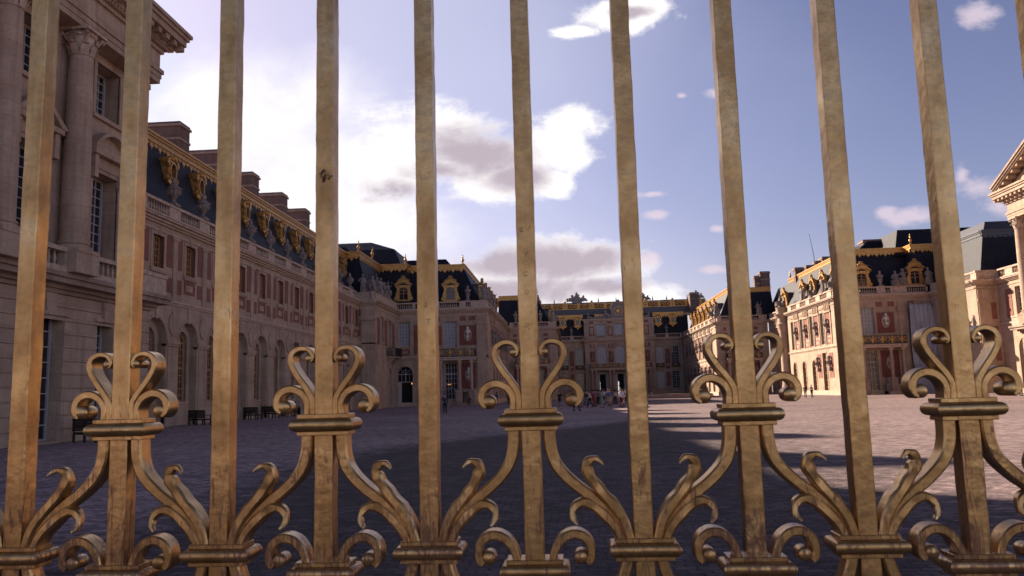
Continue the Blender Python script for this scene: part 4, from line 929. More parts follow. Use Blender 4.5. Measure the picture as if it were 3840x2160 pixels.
for p, l in (((-25.55, 106.2, 15.5), 'slim stone bust on the short side balustrade by the long wing'), ((45.8, 118.25, 15.5), 'slim stone bust between the two gilded dormers of the inner right wing'),
             ((-5.1, 158.75, 15.5), 'slim stone bust on the small far left wing balustrade'), ((1.3, 204.3, 15.5), 'tiny stone bust on the far front balustrade left of the clock'), ((25.4, 204.3, 15.5), 'tiny stone bust on the far front balustrade right of the clock'), ((33.6, 158.75, 15.5), 'slim stone bust on the small far right wing balustrade'), ((-10.0, 158.75, 15.5), 'slim stone bust on the small far left wing balustrade, beside the inner left wing')):
    dup(herm0, p, 0, l)
SG = 'stone figures on the palace balustrades'
f1 = stone_mesh_thing('statue', figure_b(3, False), 'statue', 'standing draped stone figure at the right corner of the inner left wing balustrade', 'statue', SG); f1.location = (-12.1, 118.4, 15.5)
f2 = stone_mesh_thing('statue', figure_b(8, True), 'statue', 'seated stone figure on the corner of the balustrade nearest the long wing end', 'statue', SG); f2.location = (-25.6, 103.95 + .5, 15.5); f2.scale = (1.15,) * 3
f3 = stone_mesh_thing('statue', figure_b(12, False), 'statue', 'standing stone figure beside the right gilded dormer of the inner right wing', 'statue', SG); f3.location = (52.35, 117.6, 15.5)
for src, p, rz, l in ((f1, (-26.9, 104.3, 15.5), .3, 'standing stone figure beside the seated one, on the short front by the long wing'), (f3, (-25.6, 108.6, 15.5), 1.2, 'standing stone figure on the short side balustrade, nearest of its row'), (f2, (-25.6, 110.8, 15.5), 1.5, 'seated stone figure halfway along the short side balustrade'), (f1, (-25.6, 113.2, 15.5), 1.4, 'standing stone figure on the short side balustrade, last before the left dormer'),
                      (f2, (48.1, 118.1, 15.5), 0, 'seated stone group left of the right gilded dormer of the inner right wing'), (f1, (49.2, 118.25, 15.5), .4, 'standing stone figure close beside the seated group on the inner right wing'),
                      (f3, (39.6, 118.6, 15.5), -1, 'standing stone figure at the lit corner of the inner right wing balustrade'), (f2, (39.6, 120.0, 15.55), -1.4, 'seated stone figure next to the lit corner of the inner right wing'), (f1, (39.55, 124.4, 15.55), -1.5, 'standing stone figure between the nearest two side dormers of the inner right wing'), (f2, (39.55, 129.8, 15.55), -1.6, 'seated stone figure between the second and third side dormers on the lit side'), (f3, (39.55, 135.2, 15.55), -1.5, 'standing stone figure between the third and fourth side dormers on the lit side'),
                      (f2, (38.8, 145.9, 15.6), -1.5, 'seated stone figure on top of the round pier'), (f1, (37.8, 158.6, 15.5), 0, 'standing stone figure where the small far right wing meets the lit side'), (f3, (29.6, 158.8, 15.5), -.6, 'standing stone figure at the left corner of the small far right wing'), (f2, (29.4, 161.2, 15.5), -1.5, 'seated stone figure just behind the left corner of the small far right wing'),
                      (f1, (-2.6, 158.8, 15.5), .6, 'standing stone figure at the right corner of the small far left wing'), (f2, (-2.4, 161.5, 15.5), 1.5, 'seated stone figure just behind the right corner of the small far left wing'),
                      (f2, (-11.9, 120.9, 15.5), 1.5, 'seated stone figure behind the right corner of the inner left wing'), (f3, (-11.9, 125.8, 15.5), 1.5, 'standing stone figure along the receding side of the inner left wing, nearest'), (f1, (-11.9, 131.2, 15.5), 1.5, 'standing stone figure along the receding side of the inner left wing, farthest')):
    o = dup(src, p, rz, l); o.scale = src.scale
def trophy_b(seed):
    def f(mb):
        r = random.Random(seed); mb.lathe((0, 0, 0), [(1.5, 0), (1.3, .5), (1.0, 1.0), (.9, 1.4), (.5, 2.0)], 10)
        for i in range(13):
            a = PI * (i + .5) / 13; L = r.uniform(1.5, 2.5); x, z = math.cos(a) * L * 1.05, .7 + math.sin(a) * L * .75
            mb.tube([(x * .3, r.uniform(-.3, .3), .8), (x, r.uniform(-.2, .2), z)], [.26, .13], 6); mb.ball((x, 0, z), r.uniform(.2, .4), .2, r.uniform(.2, .36), 7)
        mb.ball((0, 0, 2.1), .55, .5, .6); mb.ball((0, 0, 2.75), .36, .3, .42)
    return f
tr = stone_mesh_thing('trophy', trophy_b(2), 'statue', 'dark carved trophy of arms on the skyline left of the clock', 'roof trophy', 'carved trophies on the far roof'); tr.location = (3.0, 210, 24.3); tr.scale = (1.05, 1, 1.0)
for x, k, l in ((20.4, .8, 'dark carved trophy on the skyline right of the clock, half behind a gilded bar'), (34.2, .85, 'dark carved trophy on the skyline beside the far right chimney')):
    o = dup(tr, (x, 210, 24.3), .3, l); o.scale = (k, 1, k)

# ------------------------------------------------------------------ white sheeting
def sheet_thing():
    mb = MB(); f = FY(118); n, m_ = 40, 26; vs = []
    for j in range(m_ + 1):
        for i in range(n + 1):
            u = 48.95 + 3.55 * i / n; t = j / m_
            top = 12.75 + (.35 if i < 6 else 0) * (1 - i / 6) + .3 * (i / n) ** 6 - (.9 * max(0, (i / n - .82)) / .18 if i / n > .82 else 0) - .12 * math.sin(PI * i / n)
            vs.append(f(u, .25 + (top - .25) * t, .95 + .09 * math.sin(i * .9 + t * 2) + .06 * math.sin(i * 2.1 - t * 5) + .12 * math.sin(t * 9 + i * .2)))
    k = n + 1; mb.add(vs, [(j * k + i, j * k + i + 1, (j + 1) * k + i + 1, (j + 1) * k + i) for j in range(m_) for i in range(n)])
    o = mb.build('sheeting', M['sheet'], None, True); md = o.modifiers.new('thickness', 'SOLIDIFY'); md.thickness = .03
    tag(o, 'pale grey protective sheet hung over scaffolding on the inner right wing front', 'sheet')
    sc = MB()
    for u in (49.1, 50.8, 52.3):
        for d in (.35, .8): sc.tube([f(u, 0, d), f(u, 12.4, d)], .05, 6)
    for z in (2, 4, 6, 8, 10, 12): sc.tube([f(49.0, z, .8), f(52.35, z, .8)], .045, 6); sc.tube([f(50.8, z, .3), f(50.8, z, .85)], .045, 6)
    tag(sc.build('scaffold', M['lead'], None), 'tube scaffold behind the pale grey sheet on the inner right wing', 'scaffold')
    hb = MB(); hb.box(f, 48.9, 52.2, 0.0, 3.7, 1.3, 1.36); hb.box(f, 48.9, 48.98, 0, 3.75, 1.2, 1.42); hb.box(f, 52.1, 52.2, 0, 3.75, 1.2, 1.42); hb.box(f, 48.9, 52.2, 3.7, 3.78, 1.22, 1.42)
    tag(hb.build('hoarding', M['sheet'], None), 'low pale site hoarding at the foot of the hanging sheet', 'hoarding')
sheet_thing()

# ------------------------------------------------------------------ benches
M['bench'] = plain_mat('dark green black paint', (.012, .013, .013), .55, var=.3)
def bench(loc, rz, label):
    t = thing('bench', loc, label, 'bench', 'dark benches along the long wing', rz)
    L = .85; F = lambda u, z, d: (u, d, z)
    def part(name, boxes):
        b = MB()
        for x in boxes: b.box(F, *x)
        o = bpy.data.objects.new(name, b.mesh(name, [M['bench']])); COL.objects.link(o); o.parent = t
    part('seat', [(-L, L, .4, .445, -.26 + .13 * i, -.15 + .13 * i) for i in range(4)] + [(-L, L, .34, .4, -.24, -.2), (-L, L, .34, .4, .2, .24)])
    part('backrest', [(-L, L, .5 + .072 * i, .565 + .072 * i, -.33, -.295) for i in range(7)] + [(-L, L, .98, 1.05, -.35, -.28)] + [(a - .04, a + .04, .42, .98, -.29, -.25) for a in (-L + .04, 0, L - .04)])
    for s in (-1, 1):
        part('arm', [(*sorted((s * (L - .07), s * L)), .66, .71, -.3, .3), (*sorted((s * (L - .07), s * L)), .44, .66, .2, .26)])
        part('leg', [(*sorted((s * (L - .08), s * L)), 0, .4, -.3, -.22)]); part('leg', [(*sorted((s * (L - .08), s * L)), 0, .4, .2, .27)])
    part('leg', [(-.04, .04, 0, .4, -.3, -.22)]); part('leg', [(-.04, .04, 0, .4, .2, .27)])
    return t
bench0 = bench((-25.9, 55.0, 0.0), -.45, 'dark slatted bench by the long wing, between the second and third gilded bars')
for p, l in (((-21.3, 34.6, 0), 'dark bench beside the column pavilion, half hidden by the second bar ornament'), ((-26.6, 66.3, 0), 'dark bench mostly hidden behind the third gilded bar'), ((-26.6, 70.3, 0), 'dark slatted bench in the open right of the third gilded bar'), ((-26.5, 75.0, 0), 'dark bench on which the person in black sits')):
    dup(bench0, p, -.45, l)

# ------------------------------------------------------------------ people
PM = {}
def pmat(c, r=.8):
    k = tuple(c)
    if k not in PM: PM[k] = plain_mat('cloth', c, r, var=.2, scale=9., bump=.1)
    return PM[k]
SKIN = plain_mat('skin', (.36, .2, .14), .55, var=.1, bump=0)
def skinned(name, verts, edges, radii, m, parent, root=0):
    me = bpy.data.meshes.new(name); me.from_pydata(verts, edges, []); me.materials.append(m)
    o = bpy.data.objects.new(name, me); COL.objects.link(o)
    if parent is not None: o.parent = parent
    sk = o.modifiers.new('skin', 'SKIN'); sk.use_smooth_shade = True
    lay = me.skin_vertices[0].data if me.skin_vertices else None
    if lay is None:
        bm = bmesh.new(); bm.from_mesh(me); bm.verts.layers.skin.verify(); bm.to_mesh(me); bm.free(); lay = me.skin_vertices[0].data
    for i, r in enumerate(radii):
        lay[i].radius = r if isinstance(r, tuple) else (r, r); lay[i].use_root = (i == root)
    sb = o.modifiers.new('round', 'SUBSURF'); sb.levels = 1; sb.render_levels = 1
    return o
def person(loc, face, label, shirt, legs, hair=(.03, .02, .015), h=1.72, pose='stand', short=False, dress=False, bag=None, group=None):
    """face: heading in radians (0 looks to the gate)"""
    t = thing('person', loc, label, 'person', group, face); s = h / 1.72; r = random.Random(label)
    st = {'stand': .02, 'walk': .24, 'sit': 0}[pose]; hz = .92 if pose != 'sit' else .5
    V = {}
    def J(n, x, y, z): V[n] = (x * s, y * s, z * s)
    dz = hz - .92
    J('pel', 0, 0, .95 + dz); J('wst', 0, -.01, 1.1 + dz); J('chs', 0, -.005, 1.3 + dz); J('nck', 0, .0, 1.46 + dz); J('nk2', 0, -.015, 1.52 + dz); J('hd1', 0, -.03, 1.59 + dz); J('hd2', 0, -.02, 1.68 + dz)
    for k, q in (('l', 1), ('r', -1)):
        J('hip' + k, q * .09, 0, .9 + dz)
        if pose == 'sit': J('kne' + k, q * .12, -.44, .5); J('ank' + k, q * .12, -.5, .09); J('toe' + k, q * .12, -.66, .04)
        else:
            o = st * q; J('kne' + k, q * .1, -.04 - o * .6, .49); J('ank' + k, q * .1, .02 - o, .085 + (.05 if o < 0 and pose == 'walk' else 0)); J('toe' + k, q * .12, -.15 - o, .035)
        a = r.random(); sw = -st * q * .8
        J('sho' + k, q * .175, 0, 1.4 + dz)
        if pose == 'sit': J('elb' + k, q * .23, -.06, 1.13 + dz); J('wri' + k, q * .16, -.28, 1.02 + dz); J('han' + k, q * .12, -.38, .98 + dz)
        elif a < .35: J('elb' + k, q * .25, .03, 1.14); J('wri' + k, q * .14, -.2, 1.2); J('han' + k, q * .07, -.27, 1.25)
        else: J('elb' + k, q * .245, .03 + sw * .4, 1.13); J('wri' + k, q * .24, -.05 + sw, .9); J('han' + k, q * .235, -.08 + sw, .8)
    E = [('pel', 'wst'), ('wst', 'chs'), ('chs', 'nck'), ('nck', 'nk2'), ('nk2', 'hd1'), ('hd1', 'hd2')]
    for k in 'lr': E += [('pel', 'hip' + k), ('hip' + k, 'kne' + k), ('kne' + k, 'ank' + k), ('ank' + k, 'toe' + k), ('chs', 'sho' + k), ('sho' + k, 'elb' + k), ('elb' + k, 'wri' + k), ('wri' + k, 'han' + k)]
    R = dict(pel=(.13, .1), wst=(.12, .09), chs=(.14, .1), nck=.065, nk2=.055, hd1=(.075, .09), hd2=(.08, .095), hip=.085, kne=.06, ank=.042, toe=.038, sho=.062, elb=.045, wri=.032, han=(.03, .045))
    def grow(name, keys, k, m, extra=1.0):
        ks = [x for x in keys]; idx = {x: i for i, x in enumerate(ks)}
        ed = [(idx[a], idx[b]) for a, b in E if a in idx and b in idx]
        rad = []
        for x in ks:
            q = R.get(x) or R[x[:3]]; q = q if isinstance(q, tuple) else (q, q); rad.append((q[0] * s * k, q[1] * s * k))
        return skinned(name, [V[x] for x in ks], ed, rad, m, t)
    allk = ['pel', 'wst', 'chs', 'nck', 'nk2', 'hd1', 'hd2'] + [a + k for k in 'lr' for a in ('hip', 'kne', 'ank', 'toe', 'sho', 'elb', 'wri', 'han')]
    body = grow('body', allk, .92, SKIN)
    grow('shirt', ['pel', 'wst', 'chs'] + [a + k for k in 'lr' for a in (('sho', 'elb') if short or dress else ('sho', 'elb', 'wri'))], 1.18, pmat(shirt))
    if dress:
        mb = MB(); mb.lathe((0, 0, 0), [(.13 * s, 1.1 * s), (.17 * s, .95 * s), (.24 * s, .6 * s), (.27 * s, .45 * s), (.24 * s, .45 * s)], 12, 0, 1, .8)
        o = bpy.data.objects.new('skirt', mb.mesh('skirt', [pmat(legs)], (0, 0, 0), True)); COL.objects.link(o); o.parent = t
    else: grow('trousers', ['pel'] + [a + k for k in 'lr' for a in (('hip', 'kne') if short else ('hip', 'kne', 'ank'))], 1.2, pmat(legs))
    hb = MB(); hx = V['hd2']; hb.ball((hx[0], hx[1] + .025 * s, hx[2] + .015 * s), .098 * s, .108 * s, .11 * s, 10)
    if dress: hb.ball((hx[0], hx[1] + .08 * s, hx[2] - .12 * s), .09 * s, .05 * s, .16 * s, 8)
    o = bpy.data.objects.new('hair', hb.mesh('hair', [pmat(hair, .6)], (0, 0, 0), True)); COL.objects.link(o); o.parent = t
    sh = MB()
    for k in 'lr': a, b = V['ank' + k], V['toe' + k]; sh.tube([(a[0], a[1] + .05 * s, .05 * s), ((a[0] + b[0]) / 2, (a[1] + b[1]) / 2, .05 * s), (b[0], b[1] - .03 * s, .035 * s)], [.05 * s, .055 * s, .04 * s], 8)
    o = bpy.data.objects.new('shoes', sh.mesh('shoes', [pmat((.03, .025, .025))], (0, 0, 0), True)); COL.objects.link(o); o.parent = t
    if bag:
        bb = MB(); bb.ball((0, .17 * s, 1.22 * s), .15 * s, .09 * s, .22 * s, 10)
        o = bpy.data.objects.new('backpack', bb.mesh('backpack', [pmat(bag)], (0, 0, 0), True)); COL.objects.link(o); o.location = (0, 0, 0)
        return t, o
    return t
NV, BK, WH, RD, GR = (.016, .02, .055), (.012, .011, .012), (.8, .77, .8), (.4, .05, .055), (.16, .24, .16)
person((-10.75, 69.4, 0), 0.1, 'man in dark blue shirt and trousers standing alone in the courtyard', NV, (.012, .014, .028), h=1.72)
person((-26.1, 75.2, 0), .6, 'person in black sitting on a bench by the long wing with legs stretched out', BK, BK, pose='sit')
person((-14.3, 115.4, .1), -.3, 'person in a red top seated at the foot of the inner left wing', (.12, .03, .04), (.1, .02, .03), pose='sit', h=1.7)
person((-10.2, 113.5, 0), 2.4, 'person in a bright blue shirt seen through the curl of the middle bar', (.02, .1, .22), BK, h=1.7)
person((-8.4, 112.0, 0), 2.9, 'person in black just left of the middle gilded bar', BK, BK, h=1.68)
person((.62, 68.2, 0), 1.35, 'walking person in black trousers partly behind the ball of the middle scroll', (.3, .28, .3), BK, pose='walk', h=1.7)
person((3.15, 77.6, 0), .3, 'woman in a green dress in front of the crowd', GR, (.14, .21, .15), (.05, .03, .02), 1.66, 'stand', True, True)
person((4.9, 75.6, 0), 2.7, 'man in a white shirt and dark shorts in front of the crowd', WH, (.02, .022, .035), h=1.76, pose='walk', short=True)
person((6.9, 73.8, 0), 1.2, 'person in white trousers beside the seventh gilded bar', (.4, .38, .4), (.5, .48, .5), h=1.66, pose='walk')
person((5.9, 88.0, 0), .5, 'child in red by the man in white', RD, (.12, .02, .03), h=1.45, short=True)
person((15.6, 152.0, 0), 2.9, 'distant person in pink top and white trousers in the open court', (.3, .1, .12), (.5, .46, .46), pose='walk')
person((32.0, 108.5, 0), .4, 'bent figure in black and white against the sunlit wall of the inner right wing', (.4, .38, .38), BK, h=1.6)
person((31.3, 108.9, 0), -.6, 'person in dark clothes beside the bent figure against the sunlit wall', BK, (.03, .025, .03), h=1.62)
person((20.6, 108, 0), 1.0, 'distant person in dark clothes behind the short scroll of the fourth ornament', BK, BK)
person((44.2, 82.0, 0), .2, 'person in red at the far right edge behind the scroll ball', (.35, .06, .07), BK, h=1.7)
person((46.2, 82.5, 0), 2.2, 'person in dark blue at the far right edge', (.03, .03, .06), BK, h=1.74)
person((43.0, 86.5, 0), 1.6, 'person in grey walking at the far right edge', (.2, .19, .2), BK, pose='walk')
rng = random.Random(11); tops = [((.42, .05, .06), 'red'), (BK, 'black'), ((.08, .15, .32), 'blue'), ((.75, .7, .72), 'white'), ((.4, .1, .17), 'dark pink'), ((.12, .11, .11), 'grey'), ((.5, .38, .26), 'beige')]
spots = [(-1.0, 90), (.2, 92), (1.0, 90.5), (1.6, 93), (2.3, 95), (2.9, 98), (3.6, 101), (4.2, 96), (4.9, 104), (5.6, 99), (6.3, 107), (1.2, 103), (7.2, 112), (3.1, 109), (5.0, 113), (8.2, 118), (6.9, 122), (4.1, 120), (9.4, 126), (2.2, 115), (8.8, 134), (7.4, 140), (10.5, 138), (2.6, 86), (3.8, 89), (5.3, 92), (4.5, 87.5), (3.3, 93), (6.4, 96), (5.7, 84.5), (2.0, 99), (6.9, 101), (4.0, 106), (7.8, 108), (5.2, 109), (1.9, 88), (3.0, 104), (6.0, 118), (1.3, 82), (2.1, 80.5), (4.1, 83), (5.1, 80), (5.8, 82), (2.7, 83.5), (4.6, 91), (3.5, 97), (1.6, 97), (5.4, 96)]
for i, (x, y) in enumerate(spots):
    c, nm = tops[(i * 3 + 1) % 7]; side = 'left' if x < 2.5 else ('middle' if x < 5.5 else 'right')
    dep = 'front' if y < 97 else ('centre' if y < 113 else 'back')
    person((x, y, 0), rng.uniform(-3, 3), 'person in a %s top, %s %s of the crowd below the clock' % (nm, dep, side), c, tops[(i * 5 + 2) % 7][0] if i % 3 else BK, h=rng.uniform(1.55, 1.8), pose='walk' if i % 3 == 0 else 'stand', short=i % 2 == 0, group='visitors in the crowd before the clock front')

# ------------------------------------------------------------------ gilded gate
gate = thing('gate', (-.07, 1.415, 0), 'gilded iron gate of tall bars with scrolls and curling leaves, across the whole foreground', 'gate')
Y0, DEP = 1.4, .037
BX = [-1.3715, -1.1862, -1.0006, -.8094, -.6223, -.4344, -.2481, -.067, .1191, .3054, .4889, .6674, .8537, 1.0395, 1.225]
def spline(p, n=4):
    out = []
    for i in range(len(p) - 1):
        a, b, c, d = p[max(i - 1, 0)], p[i], p[i + 1], p[min(i + 2, len(p) - 1)]
        for k in range(n):
            t = k / n
            out.append(tuple(.5 * (2 * b[j] + (c[j] - a[j]) * t + (2 * a[j] - 5 * b[j] + 4 * c[j] - d[j]) * t * t + (3 * b[j] - a[j] - 3 * c[j] + d[j]) * t ** 3) for j in range(len(b))))
    out.append(p[-1]); return out
def ribbon(mb, pts, ws, yc=Y0 + DEP / 2, hd=DEP / 2, ch=.16, groove=0.0, ys=None, hds=None, lobes=0.0):
    """sweep a chamfered bar section along (x, z) points; ws = half widths"""
    P = spline([(p[0], p[1], w) for p, w in zip(pts, ws)]); n = len(P)
    yl = spline([(y, h) for y, h in zip(ys, hds)]) if ys else None
    ring = []
    for i, (x, z, w) in enumerate(P):
        a, b = P[max(i - 1, 0)], P[min(i + 1, n - 1)]; tx, tz = b[0] - a[0], b[1] - a[1]; L = math.hypot(tx, tz) or 1; nx, nz = -tz / L, tx / L
        if lobes and .2 < i / n < .85: w += lobes * math.sin(i * .95)
        y, h = yl[i] if yl else (yc, hd); c = min(w, h) * ch * 2; r = []
        for o, e in ((w - c, -h), (w * .0, -h + groove * w), (-w + c, -h), (-w, -h + c), (-w, h - c), (-w + c, h), (w - c, h), (w, h - c), (w, -h + c)): r.append((x + nx * o, y + e, z + nz * o))
        ring.append(r)
    k = 9; vs = [v for r in ring for v in r]
    fs = [(j * k + i, j * k + (i + 1) % k, (j + 1) * k + (i + 1) % k, (j + 1) * k + i) for j in range(n - 1) for i in range(k)] + [tuple(range(k))[::-1], tuple(range((n - 1) * k, n * k))]
    mb.add(vs, fs)
def roll(mb, x, z, r, y0=Y0 - .0015, y1=Y0 + DEP + .003):
    """rolled end: short cylinder with a domed face"""
    prof = [(.01 * r, 0), (.45 * r, .03 * r), (.75 * r, .13 * r), (.93 * r, .3 * r), (r, .55 * r)]; L = y1 - y0
    prof = [(a, b) for a, b in prof] + [(a, L - b) for a, b in prof[::-1]]
    n = 20; vs = []
    for rad, y in prof:
        for i in range(n): vs.append((x + rad * math.cos(2 * PI * i / n), y0 + y, z + rad * math.sin(2 * PI * i / n)))
    k = len(prof); mb.add(vs, [(j * n + i, j * n + (i + 1) % n, (j + 1) * n + (i + 1) % n, (j + 1) * n + i) for j in range(k - 1) for i in range(n)])
def collar(mb, x, zs):
    """zs: (z, half width, half depth) rings, mitred corners"""
    yc = Y0 + DEP / 2; vs = []
    for z, w, d in zs: vs += [(x - w, yc - d, z), (x + w, yc - d, z), (x + w, yc + d, z), (x - w, yc + d, z)]
    n = len(zs); fs = [(j * 4 + i, j * 4 + (i + 1) % 4, (j + 1) * 4 + (i + 1) % 4, (j + 1) * 4 + i) for j in range(n - 1) for i in range(4)] + [(3, 2, 1, 0), tuple(range((n - 1) * 4, n * 4))]
    mb.add(vs, fs)
def collar_prof(zt, w):
    D = DEP / 2; pr = [(zt, .0), (zt, w - .001), (zt - .001, w), (zt - .007, w), (zt - .008, w - .0015)]
    for i in range(9):
        a = PI * i / 8; pr.append((zt - .019 + .0112 * math.cos(a), w - .0005 + .0115 * math.sin(a) ** .8))
    pr += [(zt - .03, w - .0015), (zt - .031, w), (zt - .0365, w), (zt - .0375, w - .001), (zt - .0375, 0)]
    return [(z, max(v, .001), max(D + .006 + (v - w), .001) if v > 0 else .001) for z, v in pr]
HEART = [(.0206, 1.668), (.0206, 1.6876), (.0238, 1.7033), (.035, 1.721), (.0485, 1.7387), (.0587, 1.7566), (.0611, 1.7679), (.058, 1.7794), (.0495, 1.786), (.0396, 1.788), (.0293, 1.7855), (.0233, 1.7794), (.0207, 1.7714), (.0232, 1.7656), (.028, 1.7662)]
SHORT = [(.0316, 1.668), (.0306, 1.6873), (.036, 1.7018), (.0467, 1.7117), (.0603, 1.7158), (.0734, 1.7126), (.0828, 1.7039), (.0863, 1.6915), (.0839, 1.6814), (.0774, 1.6755)]
STRAP = [(.0304, 1.6361), (.0309, 1.6149), (.0333, 1.5968), (.0401, 1.5765), (.0532, 1.5584), (.0733, 1.5391), (.0953, 1.5221), (.117, 1.503), (.1363, 1.4818), (.149, 1.4642), (.1568, 1.448)]
LEAFU = [(.163, 1.449), (.154, 1.4772), (.1394, 1.5015), (.1223, 1.5216), (.1084, 1.5396), (.0977, 1.5553), (.0937, 1.5687), (.0975, 1.5787), (.1079, 1.5836), (.1168, 1.5794), (.1222, 1.5737)]
LEAFL = [(.1483, 1.448), (.138, 1.4687), (.1231, 1.4864), (.1058, 1.5021), (.0903, 1.5101), (.0755, 1.507), (.0672, 1.4961), (.0679, 1.4829), (.0744, 1.4752)]
LOW = [(.029, 1.412), (.036, 1.4331), (.0467, 1.4482), (.0616, 1.4567), (.0773, 1.4565), (.0904, 1.4476), (.0966, 1.4323), (.0959, 1.4171), (.089, 1.4096)]
rg = random.Random(21)
def mir(x, pts, s): return [(x + s * a, b) for a, b in pts]
for bi, x in enumerate(BX):
    A = bi % 2 == 1                       # bars that carry the upper collar
    b = MB(); w = .0163; z = .12; vs = []; k = 8; rows = 0
    while z < 3.62:
        jx, jw = rg.uniform(-.00035, .00035), rg.uniform(-.0004, .0004); ww = w + jw; c = .0016; yc = Y0 + DEP / 2; h = DEP / 2 + rg.uniform(-.0003, .0003)
        vs += [(x + jx + a, yc + e, z) for a, e in ((-ww + c, -h), (ww - c, -h), (ww, -h + c), (ww, h - c), (ww - c, h), (-ww + c, h), (-ww, h - c), (-ww, -h + c))]
        z += rg.uniform(.018, .03); rows += 1
    b.add(vs, [(j * k + i, j * k + (i + 1) % k, (j + 1) * k + (i + 1) % k, (j + 1) * k + i) for j in range(rows - 1) for i in range(k)] + [tuple(range(k))[::-1], tuple(range((rows - 1) * k, rows * k))])
    bar = b.build('bar', M['fence'], gate, True)
    if A:
        for nm, zt, wd in (('collar', 1.671, .0455), ('collar', 1.4175, .0485)):
            c = MB(); collar(c, x, collar_prof(zt, wd)); c.build(nm, M['fence'], bar, True)
        for s in (-1, 1):
            h = MB(); ribbon(h, mir(x, HEART, s), [.0052, .0054, .0058, .006, .006, .0058, .0055, .0052, .0048, .0044, .004, .0036, .0032, .003, .002]); roll(h, x + s * .0272, 1.7697, .0072); h.build('scroll', M['fence'], bar, True)
            h = MB(); ribbon(h, mir(x, SHORT, s), [.0052, .0056, .0064, .007, .0072, .0072, .007, .0066, .006, .005]); roll(h, x + s * .0725, 1.684, .0122); h.build('scroll', M['fence'], bar, True)
            h = MB(); ribbon(h, mir(x, LOW, s), [.006, .0068, .0078, .008, .008, .0078, .0072, .0066, .0055]); roll(h, x + s * .0786, 1.4195, .0121); h.build('scroll', M['fence'], bar, True)
            # the long strap that runs down to the next bar, with its two leaves
            d = abs(BX[min(bi + 1, len(BX) - 1)] - x) if s > 0 else abs(x - BX[bi - 1]); d = d if .15 < d < .22 else .1855; q = d / .1863
            sc = lambda P: [(x + s * a * (1 + (q - 1) * min(1, a / .15)), z_) for a, z_ in P]
            h = MB(); ribbon(h, sc(STRAP), [.0108, .0106, .0103, .01, .0098, .0096, .0092, .008, .0058, .0036, .0026], yc=Y0 + DEP / 2 + .002); h.build('strap', M['fence'], bar, True)
            yl = [Y0 + DEP / 2 - .003] * 5 + [Y0 + .011, Y0 + .008, Y0 + .005, Y0 + .002, Y0 - .002, Y0 - .006]
            h = MB(); ribbon(h, sc(LEAFU), [.007, .0086, .0096, .0094, .0086, .0098, .0096, .0076, .0054, .0036, .0014], ys=yl, hds=[.0185, .0185, .0185, .018, .016, .013, .01, .008, .006, .005, .0035], ch=.22, lobes=.0011); h.build('leaf', M['fence'], bar, True)
            yl = [Y0 + DEP / 2 - .002] * 4 + [Y0 + .012, Y0 + .009, Y0 + .005, Y0 + .0, Y0 - .005]
            h = MB(); ribbon(h, sc(LEAFL), [.007, .0082, .0088, .0096, .0092, .0072, .0058, .0047, .0028], ys=yl, hds=[.0185, .0185, .018, .016, .013, .01, .008, .006, .0045], ch=.22, lobes=.0009); h.build('leaf', M['fence'], bar, True)
    else:
        c = MB(); collar(c, x, collar_prof(1.4505, .0492)); c.build('collar', M['fence'], bar, True)
        for s in (-1, 1):
            h = MB(); ribbon(h, [(x + s * a, z_) for a, z_ in ((.0275, 1.416), (.032, 1.398), (.042, 1.37), (.058, 1.33), (.07, 1.28), (.074, 1.2), (.074, 1.08))], [.0095, .0098, .01, .0095, .009, .009, .009]); h.build('strap', M['fence'], bar, True)
for z0, z1, yo in ((1.0, 1.06, .004), (.18, .26, .004), (3.5, 3.56, .004)):
    r = MB(); r.box(WORLD, BX[0] - .1, BX[-1] + .1, z0, z1, Y0 - yo, Y0 + DEP + yo); r.build('rail', M['fence'], gate)
# letters that visitors scratched into the bars
M['scratch'] = plain_mat('scratched metal', (.2, .12, .06), .8, var=.2, scale=40., bump=0)
def scratch(bx, u, z, strokes, s=.007):
    mb = MB(); y = Y0 - .0009
    for st in strokes: mb.tube([(bx + u + a * s, y, z + b * s) for a, b in st], .00035, 5)
    o = mb.build('scratched_letter', M['scratch'], [c for c in gate.children if c.name.startswith('bar')][BX.index(bx)])
bx = BX[7]
scratch(bx, -.010, 1.985, [[(1, 0), (.15, 0), (0, 1), (.9, 1.1)], [(0, .5), (.7, .55)]]); scratch(bx, .001, 1.985, [[(0, 1.1), (.5, 0), (1.1, 1.3)]])
scratch(bx, -.004, 1.94, [[(0, 1), (.5, .5), (1, 1.1)], [(.5, .5), (.5, -.2)]]); scratch(bx, -.006, 1.905, [[(1, 1), (.3, .9), (0, .5), (.3, 0), (1, .1)]])
scratch(bx, -.004, 1.872, [[(.5, 0), (.05, .3), (.1, .8), (.6, 1), (1, .6), (.9, .2), (.5, 0)]]); scratch(bx, -.005, 1.81, [[(0, 0), (.1, 1), (.8, 1), (.8, .55), (.1, .5), (1, -.1)]], .009)
scratch(BX[6], -.005, 1.855, [[(.1, 1), (.9, .9), (.4, .5), (.9, .3), (.1, 0)]], .008); scratch(BX[6], .0, 1.825, [[(0, 1), (1, 1)], [(.5, 1), (.4, 0)]], .008)

